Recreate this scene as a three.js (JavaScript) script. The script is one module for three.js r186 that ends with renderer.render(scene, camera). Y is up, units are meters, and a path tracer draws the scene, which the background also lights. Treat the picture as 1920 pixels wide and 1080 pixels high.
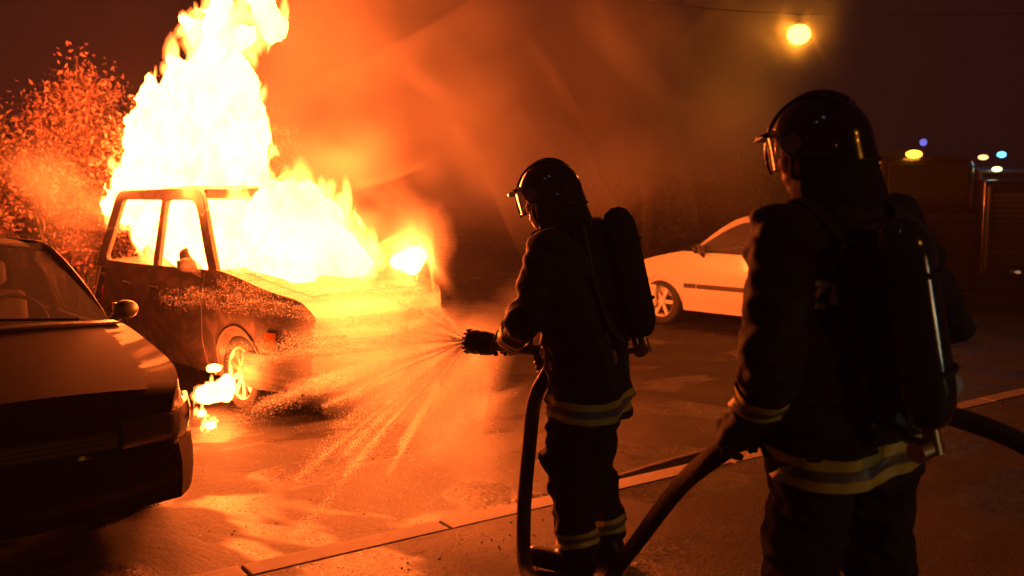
import * as THREE from 'three';
import { RoundedBoxGeometry } from 'three/addons/geometries/RoundedBoxGeometry.js';
import { mergeGeometries, toCreasedNormals } from 'three/addons/utils/BufferGeometryUtils.js';
import { createNoise3D, createNoise2D } from 'simplex-noise';

// ---------------------------------------------------------------- camera, sky, moon, exposure
const scene = new THREE.Scene();
const FOCAL = 1750, EYE = 1.6;                                     // focal length in pixels of the 1920 wide photograph, eye height in metres
const camera = new THREE.PerspectiveCamera(2 * Math.atan(540 / FOCAL) * 180 / Math.PI, 16 / 9, 0.1, 400);
const PITCH = Math.atan((540 - 372) / FOCAL);
camera.position.set(0, EYE, 0);
camera.rotation.x = -PITCH;
camera.userData.fStop = 2.6; camera.focus = 4.6;
scene.add(camera);

const SKY = [0.0085, 0.0030, 0.0036];                              // night sky, even all round
{
  const w = 64, h = 32, d = new Float32Array(w * h * 4);
  for (let i = 0; i < w * h; i++) { d[i * 4] = SKY[0]; d[i * 4 + 1] = SKY[1]; d[i * 4 + 2] = SKY[2]; d[i * 4 + 3] = 1; }
  const t = new THREE.DataTexture(d, w, h, THREE.RGBAFormat, THREE.FloatType);
  t.mapping = THREE.EquirectangularReflectionMapping; t.needsUpdate = true;
  scene.background = t; scene.environment = t;
}
const moon = new THREE.DirectionalLight(new THREE.Color(0.75, 0.8, 1), 0.006);
moon.name = 'moon'; moon.position.set(-6, 14, 9); moon.castShadow = true; moon.shadow.radius = 2;
Object.assign(moon.shadow.camera, { left: -20, right: 20, top: 20, bottom: -20, far: 60 });
scene.add(moon, moon.target);

const renderer = new THREE.WebGLRenderer({ antialias: true });
renderer.toneMapping = THREE.LinearToneMapping;
renderer.toneMappingExposure = 1;
renderer.shadowMap.enabled = true;

// ---------------------------------------------------------------- helpers
let seed = 7;
const rnd = () => { seed = (seed + 0x6d2b79f5) | 0; let t = Math.imul(seed ^ (seed >>> 15), 1 | seed); t = (t + Math.imul(t ^ (t >>> 7), 61 | t)) ^ t; return ((t ^ (t >>> 14)) >>> 0) / 4294967296; };
const rr = (a, b) => a + (b - a) * rnd();
const gauss = () => Math.sqrt(-2 * Math.log(1 - rnd() * 0.99999)) * Math.cos(6.2831853 * rnd());
const n3 = createNoise3D(rnd), n2 = createNoise2D(rnd);
const V = (x, y, z) => new THREE.Vector3(x, y, z);
const lerp = THREE.MathUtils.lerp, clamp = THREE.MathUtils.clamp, sstep = THREE.MathUtils.smoothstep;
const fbm = (x, y, z, o = 4) => { let s = 0, a = 0.5; for (let i = 0; i < o; i++) { s += a * n3(x, y, z); x = x * 2.03 + 5.1; y = y * 2.03 + 1.7; z = z * 2.03 - 3.3; a *= 0.5; } return s; };
// a point of the place, from where a survey of the photograph puts it: pixel column, pixel row, metres away
const cP = Math.cos(PITCH), sP = Math.sin(PITCH);
function at(px, py, Z) { const u = (px - 960) / FOCAL, v = (540 - py) / FOCAL, t = Z / (cP + v * sP); return V(u * t, EYE + t * (v * cP - sP), -Z); }

const taken = new Map();
function numbered(n) { const k = taken.get(n) ?? 0; taken.set(n, k + 1); return k ? n + '_' + String(k).padStart(3, '0') : n; }
function tag(o, label, category, group, kind) {
  if (label) o.userData.label = label; if (category) o.userData.category = category;
  if (group) o.userData.group = group; if (kind) o.userData.kind = kind; return o;
}
function put(geo, name, mat, parent = scene) {
  const g = Array.isArray(geo) ? mergeGeometries(geo.map((x) => { const q = x.index ? x.toNonIndexed() : x; for (const k of Object.keys(q.attributes)) if (!['position', 'normal', 'uv'].includes(k)) q.deleteAttribute(k); if (!q.attributes.uv) q.setAttribute('uv', new THREE.BufferAttribute(new Float32Array(q.attributes.position.count * 2), 2)); return q; })) : geo;
  const m = new THREE.Mesh(g, mat); m.name = parent === scene ? numbered(name) : name; m.castShadow = m.receiveShadow = true; parent.add(m); return m;
}
function thing(name, label, category, pos = [0, 0, 0], turn = 0, group) {
  const g = new THREE.Group(); g.name = numbered(name); g.position.set(...pos); g.rotation.y = turn; scene.add(g); return tag(g, label, category, group);
}
const T = (g, x = 0, y = 0, z = 0, rx = 0, ry = 0, rz = 0) => { const q = g.clone(); q.applyMatrix4(new THREE.Matrix4().compose(V(x, y, z), new THREE.Quaternion().setFromEuler(new THREE.Euler(rx, ry, rz)), V(1, 1, 1))); return q; };
const rbox = (x, y, z, r = 0.01, s = 2) => new RoundedBoxGeometry(x, y, z, s, Math.min(r, x / 2.01, y / 2.01, z / 2.01));
function bar(p, q, w, d, r = 0.008, side = V(0, 0, 1)) {            // a rounded bar from p to q, w wide across, d deep
  const dir = q.clone().sub(p), len = dir.length(), g = rbox(w, len, d, r); dir.normalize();
  const z = side.clone().sub(dir.clone().multiplyScalar(side.dot(dir))).normalize(), x = dir.clone().cross(z);
  g.applyMatrix4(new THREE.Matrix4().makeBasis(x, dir, z)); g.translate(...p.clone().add(q).multiplyScalar(0.5).toArray()); return g;
}
function tube(pts, r, seg = 60, rad = 10) { return new THREE.TubeGeometry(new THREE.CatmullRomCurve3(pts, false, 'centripetal'), seg, r, rad, false); }
function capTube(pts, r, seg, rad) { const a = new THREE.SphereGeometry(r, rad ?? 10, 6); return [tube(pts, r, seg, rad), T(a, ...pts[0].toArray()), T(a, ...pts[pts.length - 1].toArray())]; }
function lathe(pts, seg = 28) { return new THREE.LatheGeometry(pts.map((p) => new THREE.Vector2(...p)), seg); }
function gridGeo(nu, nv, f) {                                       // f(u, v) -> [x, y, z]
  const p = [], uv = [], idx = [];
  for (let j = 0; j <= nv; j++) for (let i = 0; i <= nu; i++) { p.push(...f(i / nu, j / nv)); uv.push(i / nu, j / nv); }
  for (let j = 0; j < nv; j++) for (let i = 0; i < nu; i++) { const a = j * (nu + 1) + i, b = a + 1, c = a + nu + 1, d = c + 1; idx.push(a, b, d, a, d, c); }
  const g = new THREE.BufferGeometry();
  g.setAttribute('position', new THREE.Float32BufferAttribute(p, 3)); g.setAttribute('uv', new THREE.Float32BufferAttribute(uv, 2)); g.setIndex(idx); g.computeVertexNormals(); return g;
}
// closed plate: a grid pushed out along its own normal by th
function plate(nu, nv, f, th) {
  const a = gridGeo(nu, nv, f), n = a.attributes.normal, p = a.attributes.position, W = nu + 1;
  const pos = [], idx = [], uv = [];
  for (const s of [0, th]) for (let i = 0; i < p.count; i++) { pos.push(p.getX(i) + n.getX(i) * s, p.getY(i) + n.getY(i) * s, p.getZ(i) + n.getZ(i) * s); uv.push(a.attributes.uv.getX(i), a.attributes.uv.getY(i)); }
  const N = p.count; for (let k = 0; k < a.index.count; k += 3) { const [x, y, z] = [0, 1, 2].map((q) => a.index.getX(k + q)); idx.push(x, z, y, x + N, y + N, z + N); }
  const edge = []; for (let i = 0; i < nu; i++) edge.push([i, i + 1]); for (let j = 0; j < nv; j++) edge.push([j * W + nu, (j + 1) * W + nu]);
  for (let i = nu; i > 0; i--) edge.push([nv * W + i, nv * W + i - 1]); for (let j = nv; j > 0; j--) edge.push([j * W, (j - 1) * W]);
  for (const [x, y] of edge) idx.push(x, y, y + N, x, y + N, x + N);
  const g = new THREE.BufferGeometry(); g.setAttribute('position', new THREE.Float32BufferAttribute(pos, 3)); g.setAttribute('uv', new THREE.Float32BufferAttribute(uv, 2)); g.setIndex(idx);
  return toCreasedNormals(g, 0.7);
}
// naive surface nets over a signed distance field
function nets(f, lo, hi, cell) {
  const n = [0, 1, 2].map((k) => Math.ceil((hi[k] - lo[k]) / cell) + 2), [nx, ny, nz] = n, val = new Float32Array(nx * ny * nz);
  for (let k = 0, i = 0; k < nz; k++) for (let j = 0; j < ny; j++) for (let x = 0; x < nx; x++, i++) val[i] = f(lo[0] + x * cell, lo[1] + j * cell, lo[2] + k * cell);
  const id = new Int32Array(nx * ny * nz).fill(-1), pos = [], idx = [], S = [1, nx, nx * ny];
  const C = []; for (let c = 0; c < 8; c++) C.push([c & 1, (c >> 1) & 1, (c >> 2) & 1]);
  const E = []; for (let a = 0; a < 8; a++) for (const b of [1, 2, 4]) if (!(a & b)) E.push([a, a | b]);
  for (let k = 0; k < nz - 1; k++) for (let j = 0; j < ny - 1; j++) for (let x = 0; x < nx - 1; x++) {
    const o = x + j * S[1] + k * S[2]; let m = 0; const v = [];
    for (let c = 0; c < 8; c++) { const q = val[o + C[c][0] + C[c][1] * S[1] + C[c][2] * S[2]]; v.push(q); if (q < 0) m |= 1 << c; }
    if (m === 0 || m === 255) continue;
    let s = 0, X = 0, Y = 0, Z = 0;
    for (const [a, b] of E) if ((v[a] < 0) !== (v[b] < 0)) { const t = v[a] / (v[a] - v[b]); X += lerp(C[a][0], C[b][0], t); Y += lerp(C[a][1], C[b][1], t); Z += lerp(C[a][2], C[b][2], t); s++; }
    id[o] = pos.length / 3; pos.push(lo[0] + (x + X / s) * cell, lo[1] + (j + Y / s) * cell, lo[2] + (k + Z / s) * cell);
  }
  for (let k = 1; k < nz - 1; k++) for (let j = 1; j < ny - 1; j++) for (let x = 1; x < nx - 1; x++) {
    const o = x + j * S[1] + k * S[2];
    for (let a = 0; a < 3; a++) {
      const p = val[o] < 0, q = val[o + S[a]] < 0; if (p === q) continue;
      const u = S[(a + 1) % 3], w = S[(a + 2) % 3], A = id[o - u - w], B = id[o - w], D = id[o], F = id[o - u];
      if (A < 0 || B < 0 || D < 0 || F < 0) continue;
      p ? idx.push(A, B, D, A, D, F) : idx.push(A, D, B, A, F, D);
    }
  }
  const nor = [], e = cell * 0.5;
  for (let i = 0; i < pos.length; i += 3) { const [x, y, z] = [pos[i], pos[i + 1], pos[i + 2]], g = V(f(x + e, y, z) - f(x - e, y, z), f(x, y + e, z) - f(x, y - e, z), f(x, y, z + e) - f(x, y, z - e)).normalize(); nor.push(g.x, g.y, g.z); }
  const g = new THREE.BufferGeometry(); g.setAttribute('position', new THREE.Float32BufferAttribute(pos, 3)); g.setAttribute('normal', new THREE.Float32BufferAttribute(nor, 3));
  g.setAttribute('uv', new THREE.Float32BufferAttribute(pos.filter((_, i) => i % 3 < 2).map((v) => v), 2)); g.setIndex(idx); return g;
}
const cap = (a, b, ra, rb) => {                                      // tapered capsule
  const d = [b[0] - a[0], b[1] - a[1], b[2] - a[2]], L = d[0] * d[0] + d[1] * d[1] + d[2] * d[2] || 1e-9;
  return (x, y, z) => { const t = clamp(((x - a[0]) * d[0] + (y - a[1]) * d[1] + (z - a[2]) * d[2]) / L, 0, 1), X = x - a[0] - d[0] * t, Y = y - a[1] - d[1] * t, Z = z - a[2] - d[2] * t; return Math.sqrt(X * X + Y * Y + Z * Z) - ra - (rb - ra) * t; };
};
const smin = (a, b, k) => { const h = clamp(0.5 + 0.5 * (b - a) / k, 0, 1); return b + (a - b) * h - k * h * (1 - h); };
const union = (list, k) => (x, y, z) => { let d = list[0](x, y, z); for (let i = 1; i < list.length; i++) d = smin(d, list[i](x, y, z), k); return d; };
const ell = (c, r) => (x, y, z) => { const X = (x - c[0]) / r[0], Y = (y - c[1]) / r[1], Z = (z - c[2]) / r[2], l = Math.sqrt(X * X + Y * Y + Z * Z); return (l - 1) * Math.min(...r); };

// ---------------------------------------------------------------- materials
function noiseTex(size, f, srgb, rep) {
  const d = new Uint8Array(size * size * 4);
  for (let y = 0; y < size; y++) for (let x = 0; x < size; x++) { const c = f(x / size, y / size), i = (y * size + x) * 4; for (let k = 0; k < 3; k++) d[i + k] = clamp(Array.isArray(c) ? c[k] : c, 0, 1) * 255; d[i + 3] = 255; }
  const t = new THREE.DataTexture(d, size, size); t.wrapS = t.wrapT = THREE.RepeatWrapping; t.magFilter = THREE.LinearFilter; t.needsUpdate = true;
  if (srgb) t.colorSpace = THREE.SRGBColorSpace; if (rep) t.repeat.set(rep, rep); return t;
}
// noise that repeats without a seam
const tnoise = (u, v, f, o = 4, s = 0) => { let r = 0, a = 0.5; for (let i = 0; i < o; i++) { const A = u * 6.2831853, B = v * 6.2831853, k = f * 0.159; r += a * n3(Math.cos(A) * k + Math.cos(B) * k * 1.7 + s, Math.sin(A) * k + s * 2, Math.sin(B) * k - Math.cos(B) * 0.6 * k); f *= 2; a *= 0.5; } return r; };
const std = (r, g, b, roughness = 0.6, extra = {}) => { const m = new THREE.MeshPhysicalMaterial({ roughness, ...extra }); m.color.setRGB(r, g, b); return m; };
const lin2s = (c) => (c <= 0.0031308 ? c * 12.92 : 1.055 * c ** (1 / 2.4) - 0.055);

const asphaltColor = noiseTex(1024, (u, v) => { const cr = Math.abs(tnoise(u, v, 7, 4, 21)), patch = sstep(tnoise(u, v, 4, 2, 33), 0.06, 0.1); const g = (0.05 + 0.03 * tnoise(u, v, 9, 4) - 0.007 * patch + 0.034 * (rnd() - 0.5) + (rnd() < 0.05 ? 0.05 : 0)) * (cr < 0.004 ? 0.5 : 1); return [lin2s(Math.max(0.015, g * 1.04)), lin2s(Math.max(0.014, g)), lin2s(Math.max(0.014, g * 0.97))]; }, true);
const grit = noiseTex(1024, (u, v) => 0.5 + 0.25 * tnoise(u, v, 60, 2) + 0.5 * (rnd() - 0.5) + 0.3 * tnoise(u, v, 12, 2, 3));
const wet = noiseTex(512, (u, v) => { const q = tnoise(u, v, 4, 4, 9); return 0.66 - 0.38 * sstep(q, 0.05, 0.25) + 0.06 * (rnd() - 0.5); });
const weave = noiseTex(256, (u, v) => 0.5 + 0.2 * Math.sin(u * 6.283 * 64) * Math.sin(v * 6.283 * 64) + 0.4 * tnoise(u, v, 10, 3, 5));
asphaltColor.repeat.set(0.14, 0.14); grit.repeat.set(0.5, 0.5); wet.repeat.set(0.19, 0.19); weave.repeat.set(5, 5);
const M = {
  asphalt: std(0.5, 0.5, 0.5, 1, { specularIntensity: 0.35, map: asphaltColor, bumpMap: grit, bumpScale: 0.006, roughnessMap: wet }),
  pavement: std(0.5, 0.47, 0.45, 1, { specularIntensity: 0.35, map: asphaltColor, bumpMap: grit, bumpScale: 0.008, roughnessMap: wet }),
  kerb: std(0.15, 0.14, 0.125, 0.75, { bumpMap: grit, bumpScale: 0.004 }),
  nomex: std(0.02, 0.02, 0.032, 0.85, { bumpMap: weave, bumpScale: 0.003 }),
  trouser: std(0.014, 0.014, 0.022, 0.88, { bumpMap: weave, bumpScale: 0.003 }),
  glove: std(0.02, 0.018, 0.018, 0.75), boot: std(0.012, 0.012, 0.012, 0.4), skin: std(0.45, 0.27, 0.2, 0.55),
  helmet: std(0.012, 0.011, 0.012, 0.16, { clearcoat: 1, clearcoatRoughness: 0.06 }),
  trim: std(0.02, 0.02, 0.02, 0.45), chrome: std(0.75, 0.75, 0.75, 0.16, { metalness: 1 }), steel: std(0.45, 0.44, 0.43, 0.35, { metalness: 1 }),
  tapeYellow: std(0.62, 0.56, 0.06, 0.45), tapeSilver: std(0.16, 0.16, 0.17, 0.4),
  cylinder: std(0.03, 0.035, 0.045, 0.14, { clearcoat: 1, clearcoatRoughness: 0.05 }), strap: std(0.02, 0.02, 0.022, 0.8),
  visor: std(0.9, 0.9, 0.88, 0.03, { transmission: 0.85, thickness: 0, ior: 1.5 }),
  hose: std(0.055, 0.042, 0.035, 0.7, { bumpMap: weave, bumpScale: 0.002 }), brass: std(0.5, 0.38, 0.18, 0.35, { metalness: 1 }), letter: std(0.6, 0.5, 0.38, 0.5),
  tyre: std(0.018, 0.018, 0.018, 0.75), rubber: std(0.022, 0.022, 0.022, 0.6), rim: std(0.5, 0.5, 0.5, 0.28, { metalness: 0.9 }),
  glass: std(0.55, 0.58, 0.58, 0.02, { transmission: 0.9, thickness: 0, ior: 1.5 }), reflector: std(0.2, 0.2, 0.2, 0.3, { metalness: 1 }), lens: std(0.3, 0.3, 0.3, 0.04, { transmission: 0.9, thickness: 0, ior: 1.5 }),
  seat: std(0.10, 0.075, 0.055, 0.9), black: std(0.008, 0.008, 0.008, 0.7), plateWhite: std(0.06, 0.06, 0.056, 0.4),
  darkPaint: std(0.008, 0.003, 0.003, 0.7, { clearcoat: 0.14, clearcoatRoughness: 0.04, specularIntensity: 0.08 }),
  whitePaint: std(0.56, 0.55, 0.5, 0.3, { clearcoat: 1, clearcoatRoughness: 0.06 }),
  moulding: std(0.05, 0.04, 0.04, 0.5), amber: std(0.5, 0.16, 0.02, 0.2), redLens: std(0.4, 0.02, 0.02, 0.2),
  engineRed: std(0.014, 0.005, 0.005, 0.3, { clearcoat: 1, clearcoatRoughness: 0.1 }), alu: std(0.1, 0.1, 0.1, 0.5, { metalness: 0.6 }),
};
// ---------------------------------------------------------------- ground: parking lot, pavement, kerb
const LOT = -0.08, K0 = V(-1.2, 0, -3.96), KD = V(0.822, 0, -0.569).normalize(), KN = V(KD.z, 0, -KD.x);   // KN points from the pavement to the lot
function sheet(name, mat, y, pts) {
  const s = new THREE.Shape(pts.map(([x, z]) => new THREE.Vector2(x, -z))), g = new THREE.ShapeGeometry(s); g.rotateX(-Math.PI / 2); g.translate(0, y, 0);
  const p = g.attributes.position, uv = new Float32Array(p.count * 2); for (let i = 0; i < p.count; i++) { uv[2 * i] = p.getX(i); uv[2 * i + 1] = p.getZ(i); } g.setAttribute('uv', new THREE.BufferAttribute(uv, 2));
  return tag(put(g, name, mat), null, null, null, 'structure');
}
tag(sheet('parking_lot', M.asphalt, LOT, [[-150, 30], [150, 30], [150, -200], [-150, -200]]), 'wet dark asphalt of the parking lot under the burning car');
const kp = (t, n) => { const p = K0.clone().addScaledVector(KD, t).addScaledVector(KN, n); return [p.x, p.z]; };
{
  const g = new THREE.ExtrudeGeometry(new THREE.Shape([kp(-9, -0.155), kp(26, -0.155), kp(26, -30), kp(-9, -30)].map(([x, z]) => new THREE.Vector2(x, -z))), { depth: 0.14, bevelEnabled: false });
  g.rotateX(-Math.PI / 2); g.translate(0, -0.14, 0);
  const p = g.attributes.position, uv = new Float32Array(p.count * 2); for (let i = 0; i < p.count; i++) { uv[2 * i] = p.getX(i); uv[2 * i + 1] = p.getZ(i); } g.setAttribute('uv', new THREE.BufferAttribute(uv, 2));
  tag(put(g, 'pavement', M.pavement), 'dark pavement that the two firefighters stand on', null, null, 'structure');
  const kerb = new THREE.Group(); kerb.name = 'kerb'; scene.add(kerb); tag(kerb, 'row of pale kerb stones along the pavement edge', null, null, 'structure');
  for (let i = -6; i < 22; i++) {
    const s = put(rbox(0.988, 0.22, 0.148, 0.012), 'kerb_stone', M.kerb, kerb), [x, z] = kp(i + 0.5, -0.08);
    s.position.set(x, -0.1 + rr(-0.006, 0.006), z); s.rotation.y = Math.atan2(-KD.z, KD.x) + rr(-0.006, 0.006);
  }
}
// loose grit and foam flecks lying on the ground near the kerb and the burning car
{
  const gs = [], b = new THREE.IcosahedronGeometry(1, 0);
  for (let i = 0; i < 1500; i++) { const t = rr(-4, 9), n = rnd() < 0.6 ? -Math.abs(gauss()) * 0.6 - 0.17 : Math.abs(gauss()) * 2.0 + 0.02, [x, z] = kp(t, n), r = rr(0.002, 0.007); const q = b.clone(); q.scale(r, r * 0.7, r); q.translate(x, (n < -0.155 ? 0 : LOT) + r * 0.4, z); gs.push(q); }
  const m = put(gs, 'loose_grit', M.kerb); tag(m, 'loose grit strewn along the kerb and the asphalt', 'grit', null, 'stuff');
}
// ---------------------------------------------------------------- shrubs behind the cars
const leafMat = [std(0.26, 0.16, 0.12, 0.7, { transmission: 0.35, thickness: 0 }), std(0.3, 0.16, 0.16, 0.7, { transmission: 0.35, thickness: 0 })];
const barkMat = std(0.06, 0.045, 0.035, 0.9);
function leafy(count, inside, size) {
  const p = [], u = [], a = V(), b = V(), c = V();
  for (let i = 0; i < count; i++) {
    const o = inside(); if (!o) continue; const s = size * rr(0.6, 1.3);
    a.set(gauss(), gauss(), gauss()).normalize(); b.set(gauss(), gauss(), gauss()).cross(a).normalize(); c.copy(a).cross(b);
    const q = (k, w, l) => { const z = o.clone().addScaledVector(a, k * s).addScaledVector(b, w * s).addScaledVector(c, l * s); p.push(z.x, z.y, z.z); u.push(0, 0); };
    q(-1, 0, 0); q(-0.1, 0.42, 0.12); q(-0.1, -0.42, 0.12); q(-0.1, -0.42, 0.12); q(-0.1, 0.42, 0.12); q(1, 0, -0.1);
  }
  const g = new THREE.BufferGeometry(); g.setAttribute('position', new THREE.Float32BufferAttribute(p, 3)); g.setAttribute('uv', new THREE.Float32BufferAttribute(u, 2)); g.computeVertexNormals(); return g;
}
function shrub(label, x, z, h, w, n, leaf, mat, group) {
  const t = thing('shrub', label, 'shrub', [x, LOT, z], 0, group), limbs = [], tips = [];
  const K = 22;
  for (let i = 0; i < K; i++) {
    const a = rr(0, 6.283), r = Math.sqrt(rnd()) * w, top = V(Math.cos(a) * r, h * rr(0.62, 1.0) * (1 - 0.22 * (r / w) ** 2), Math.sin(a) * r * 0.75), mid = top.clone().multiplyScalar(0.5).add(V(rr(-.12, .12), h * 0.05, rr(-.12, .12)));
    const c = new THREE.CatmullRomCurve3([V(Math.cos(a) * 0.12, 0, Math.sin(a) * 0.12), mid, top]); limbs.push(new THREE.TubeGeometry(c, 8, 0.016, 5)); tips.push(c);
    for (let k = 0; k < 4; k++) { const s = c.getPoint(rr(0.35, 0.85)), e = s.clone().add(V(gauss() * 0.22, Math.abs(gauss()) * 0.25, gauss() * 0.22)), cc = new THREE.CatmullRomCurve3([s, s.clone().lerp(e, 0.5).add(V(0, -0.03, 0)), e]); limbs.push(new THREE.TubeGeometry(cc, 4, 0.006, 4)); tips.push(cc); }
  }
  put(limbs, 'stems', barkMat, t);
  const cr = put(leafy(n, () => { const c = tips[Math.floor(rnd() * tips.length)], q = c.getPoint(1 - Math.abs(gauss()) * 0.3 < 0.12 ? rr(0.2, 1) : 1 - Math.min(0.85, Math.abs(gauss()) * 0.3)); return q.add(V(gauss() * 0.13, gauss() * 0.13, gauss() * 0.13)); }, leaf), 'crown', mat, t); cr.userData.kind = 'stuff';
  return t;
}
const SG = 'shrubs behind the burning car';
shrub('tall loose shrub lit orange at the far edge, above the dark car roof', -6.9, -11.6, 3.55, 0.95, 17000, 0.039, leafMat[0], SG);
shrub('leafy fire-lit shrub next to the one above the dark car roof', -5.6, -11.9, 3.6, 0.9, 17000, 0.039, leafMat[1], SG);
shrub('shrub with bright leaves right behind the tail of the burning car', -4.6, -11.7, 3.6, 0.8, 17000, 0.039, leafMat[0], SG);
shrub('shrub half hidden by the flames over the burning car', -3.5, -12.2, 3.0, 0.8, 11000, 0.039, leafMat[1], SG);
const darkLeaf = std(0.035, 0.04, 0.02, 0.8);
const HG = 'dark hedge shrubs beyond the white car';
[['rounded dark shrub behind the front of the white car', 3.0, -21, 2.7, 1.5], ['dark shrub behind the roof of the white car', 5.2, -21.5, 3.1, 1.6], ['dark shrub between the white car and the fire engine', 7.3, -21, 3.0, 1.6], ['dark shrub behind the fire engine cab', 9.8, -23, 2.8, 1.7]].forEach(([l, x, z, h, w]) => shrub(l, x, z, h, w, 5200, 0.085, darkLeaf, HG));
// ---------------------------------------------------------------- cars (x forward, y up, z to the car's own right side)
const WHEELS = new Map();
function wheelGroup(parent, x, y, z, R, steer, mats, spokes = 5) {
  const w = new THREE.Group(); w.name = 'wheel'; w.position.set(x, y, z); w.rotation.y = (z < 0 ? Math.PI : 0) + steer; parent.add(w);
  const key = R + '/' + spokes; let g = WHEELS.get(key);
  if (!g) {
    const hw = 0.085, ty = lathe([[R * 0.68, -hw], [R * 0.9, -hw * 1.05], [R * 0.985, -hw * 0.85], [R, -hw * 0.5], [R, hw * 0.5], [R * 0.985, hw * 0.85], [R * 0.9, hw * 1.05], [R * 0.68, hw]], 40).rotateX(Math.PI / 2);
    const rim = [lathe([[R * 0.69, -hw * 0.9], [R * 0.6, -hw * 0.8], [R * 0.6, hw * 0.6], [R * 0.66, hw * 0.95], [R * 0.71, hw * 0.98], [R * 0.7, hw * 0.7]], 36).rotateX(Math.PI / 2)];
    for (let i = 0; i < spokes; i++) { const a = i / spokes * 6.2832; rim.push(bar(V(Math.cos(a) * R * 0.1, Math.sin(a) * R * 0.1, hw * 0.62), V(Math.cos(a) * R * 0.64, Math.sin(a) * R * 0.64, hw * 0.72), R * 0.17, 0.03, 0.008)); }
    const hub = [T(new THREE.CylinderGeometry(R * 0.17, R * 0.2, 0.04, 20), 0, 0, hw * 0.75, Math.PI / 2)];
    const disc = T(new THREE.CylinderGeometry(R * 0.52, R * 0.52, 0.015, 28), 0, 0, 0.0, Math.PI / 2);
    g = { ty, rim, hub, disc }; WHEELS.set(key, g);
  }
  put(g.ty, 'tyre', mats.tyre, w); put(g.rim, 'rim', mats.rim, w); put(g.hub, 'hub', mats.hub ?? mats.rim, w); put(g.disc, 'brake_disc', M.black, w);
  return w;
}
function makeCar(t, c) {
  const { L, hw, wf, wr, R, arch, sill, belt, roof, xA0, xA1, xC1, xC0, roofHW, paint } = c, e = L / 2;
  const plan = (x) => { const a = Math.abs(x), k = clamp((a - (e - 0.62)) / 0.62, 0, 1); return hw * (1 - 0.25 * k ** 2.6) * (1 - 0.02 * sstep(a, 0.6, e)); };
  const top = (x) => {
    if (x > xA0) { const k = clamp((x - xA0) / (e - 0.1 - xA0), 0, 1); return lerp(c.cowl, c.nose, k ** 1.35) - 0.13 * clamp((x - (e - 0.14)) / 0.14, 0, 1) ** 2; }
    if (x < xC0) { const k = clamp((xC0 - x) / (e - 0.1 + xC0), 0, 1); return lerp(belt, c.tail, k) - 0.08 * clamp((-x - (e - 0.12)) / 0.12, 0, 1) ** 2; }
    return lerp(belt, c.cowl, clamp((x - xC0) / (xA0 - xC0), 0, 1));
  };
  const low = (x) => { let y = sill + 0.05 * clamp((Math.abs(x) - (e - 0.35)) / 0.35, 0, 1); for (const w of [wf, wr]) { const d = Math.abs(x - w); if (d < arch) y = Math.max(y, R + Math.sqrt(arch * arch - d * d) * 0.98); } return y; };
  const bulge = (y, x) => { const k = clamp((y - sill) / (top(x) - sill), 0, 1); return 0.935 + 0.065 * sstep(k, 0, 0.35) - 0.045 * sstep(k, 0.62, 1.0); };
  const side = (x, y) => plan(x) * bulge(y, x);
  const roofed = (x) => x < xA0 - 0.02 && x > xC0 + 0.02;
  const lid = (x, z) => { const ws = side(x, top(x)); if (roofed(x)) return top(x) - 0.42 * clamp((ws - Math.abs(z)) / 0.12, 0, 1); return top(x) + c.crown * (1 - (z / ws) ** 2) - 0.012 * Math.abs(z / ws) ** 8; };
  // body shell
  const xs = new Set(); const N = 56; for (let i = 0; i <= N; i++) xs.add(+(-e + L * i / N).toFixed(4));
  for (const w of [wf, wr]) for (let i = 0; i <= 18; i++) xs.add(+(w - arch * Math.cos(Math.PI * i / 18)).toFixed(4));
  for (const v of [xA0, xA0 - 0.04, xC0, xC0 + 0.04, e - 0.01, e - 0.03, e - 0.06, e - 0.1, -e + 0.02, -e + 0.06]) xs.add(+v.toFixed(4));
  const X = [...xs].sort((a, b) => a - b), NS = 11, NT = 9, prof = (x) => {
    const o = [], l = low(x), h = top(x); o.push([0, Math.max(sill, 0.16)]); o.push([side(x, l) * 0.8, Math.max(sill, Math.min(l, sill + 0.02))]);
    for (let i = 0; i <= NS; i++) { const y = lerp(l, h, i / NS); o.push([side(x, y), y]); }
    for (let i = 1; i <= NT; i++) { const z = side(x, h) * (1 - i / NT) ** (roofed(x) ? 2.2 : 1); o.push([z, lid(x, z)]); }
    return o;
  };
  const P = [], idx = [], ring = 2 * (NS + NT + 3) ;
  const rows = X.map((x) => { const h = prof(x), r = [...h.map(([z, y]) => [x, y, z]), ...h.slice(1, -1).reverse().map(([z, y]) => [x, y, -z])]; return r; });
  const W = rows[0].length; rows.forEach((r) => r.forEach((p) => P.push(...p)));
  for (let j = 0; j < rows.length - 1; j++) for (let i = 0; i < W; i++) { const a = j * W + i, b = j * W + (i + 1) % W, d = a + W, f = b + W; idx.push(a, d, f, a, f, b); }
  for (const j of [0, rows.length - 1]) { const n = P.length / 3, x = rows[j][0][0]; P.push(x + (j ? 0.03 : -0.03), 0.42, 0); for (let i = 0; i < W; i++) { const a = j * W + i, b = j * W + (i + 1) % W; j ? idx.push(n, b, a) : idx.push(n, a, b); } }
  let g = new THREE.BufferGeometry(); g.setAttribute('position', new THREE.Float32BufferAttribute(P, 3)); g.setIndex(idx); g.setAttribute('uv', new THREE.Float32BufferAttribute(P.filter((_, i) => i % 3 < 2), 2));
  g = toCreasedNormals(g, 0.55); put(g, 'body', paint, t);
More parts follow.
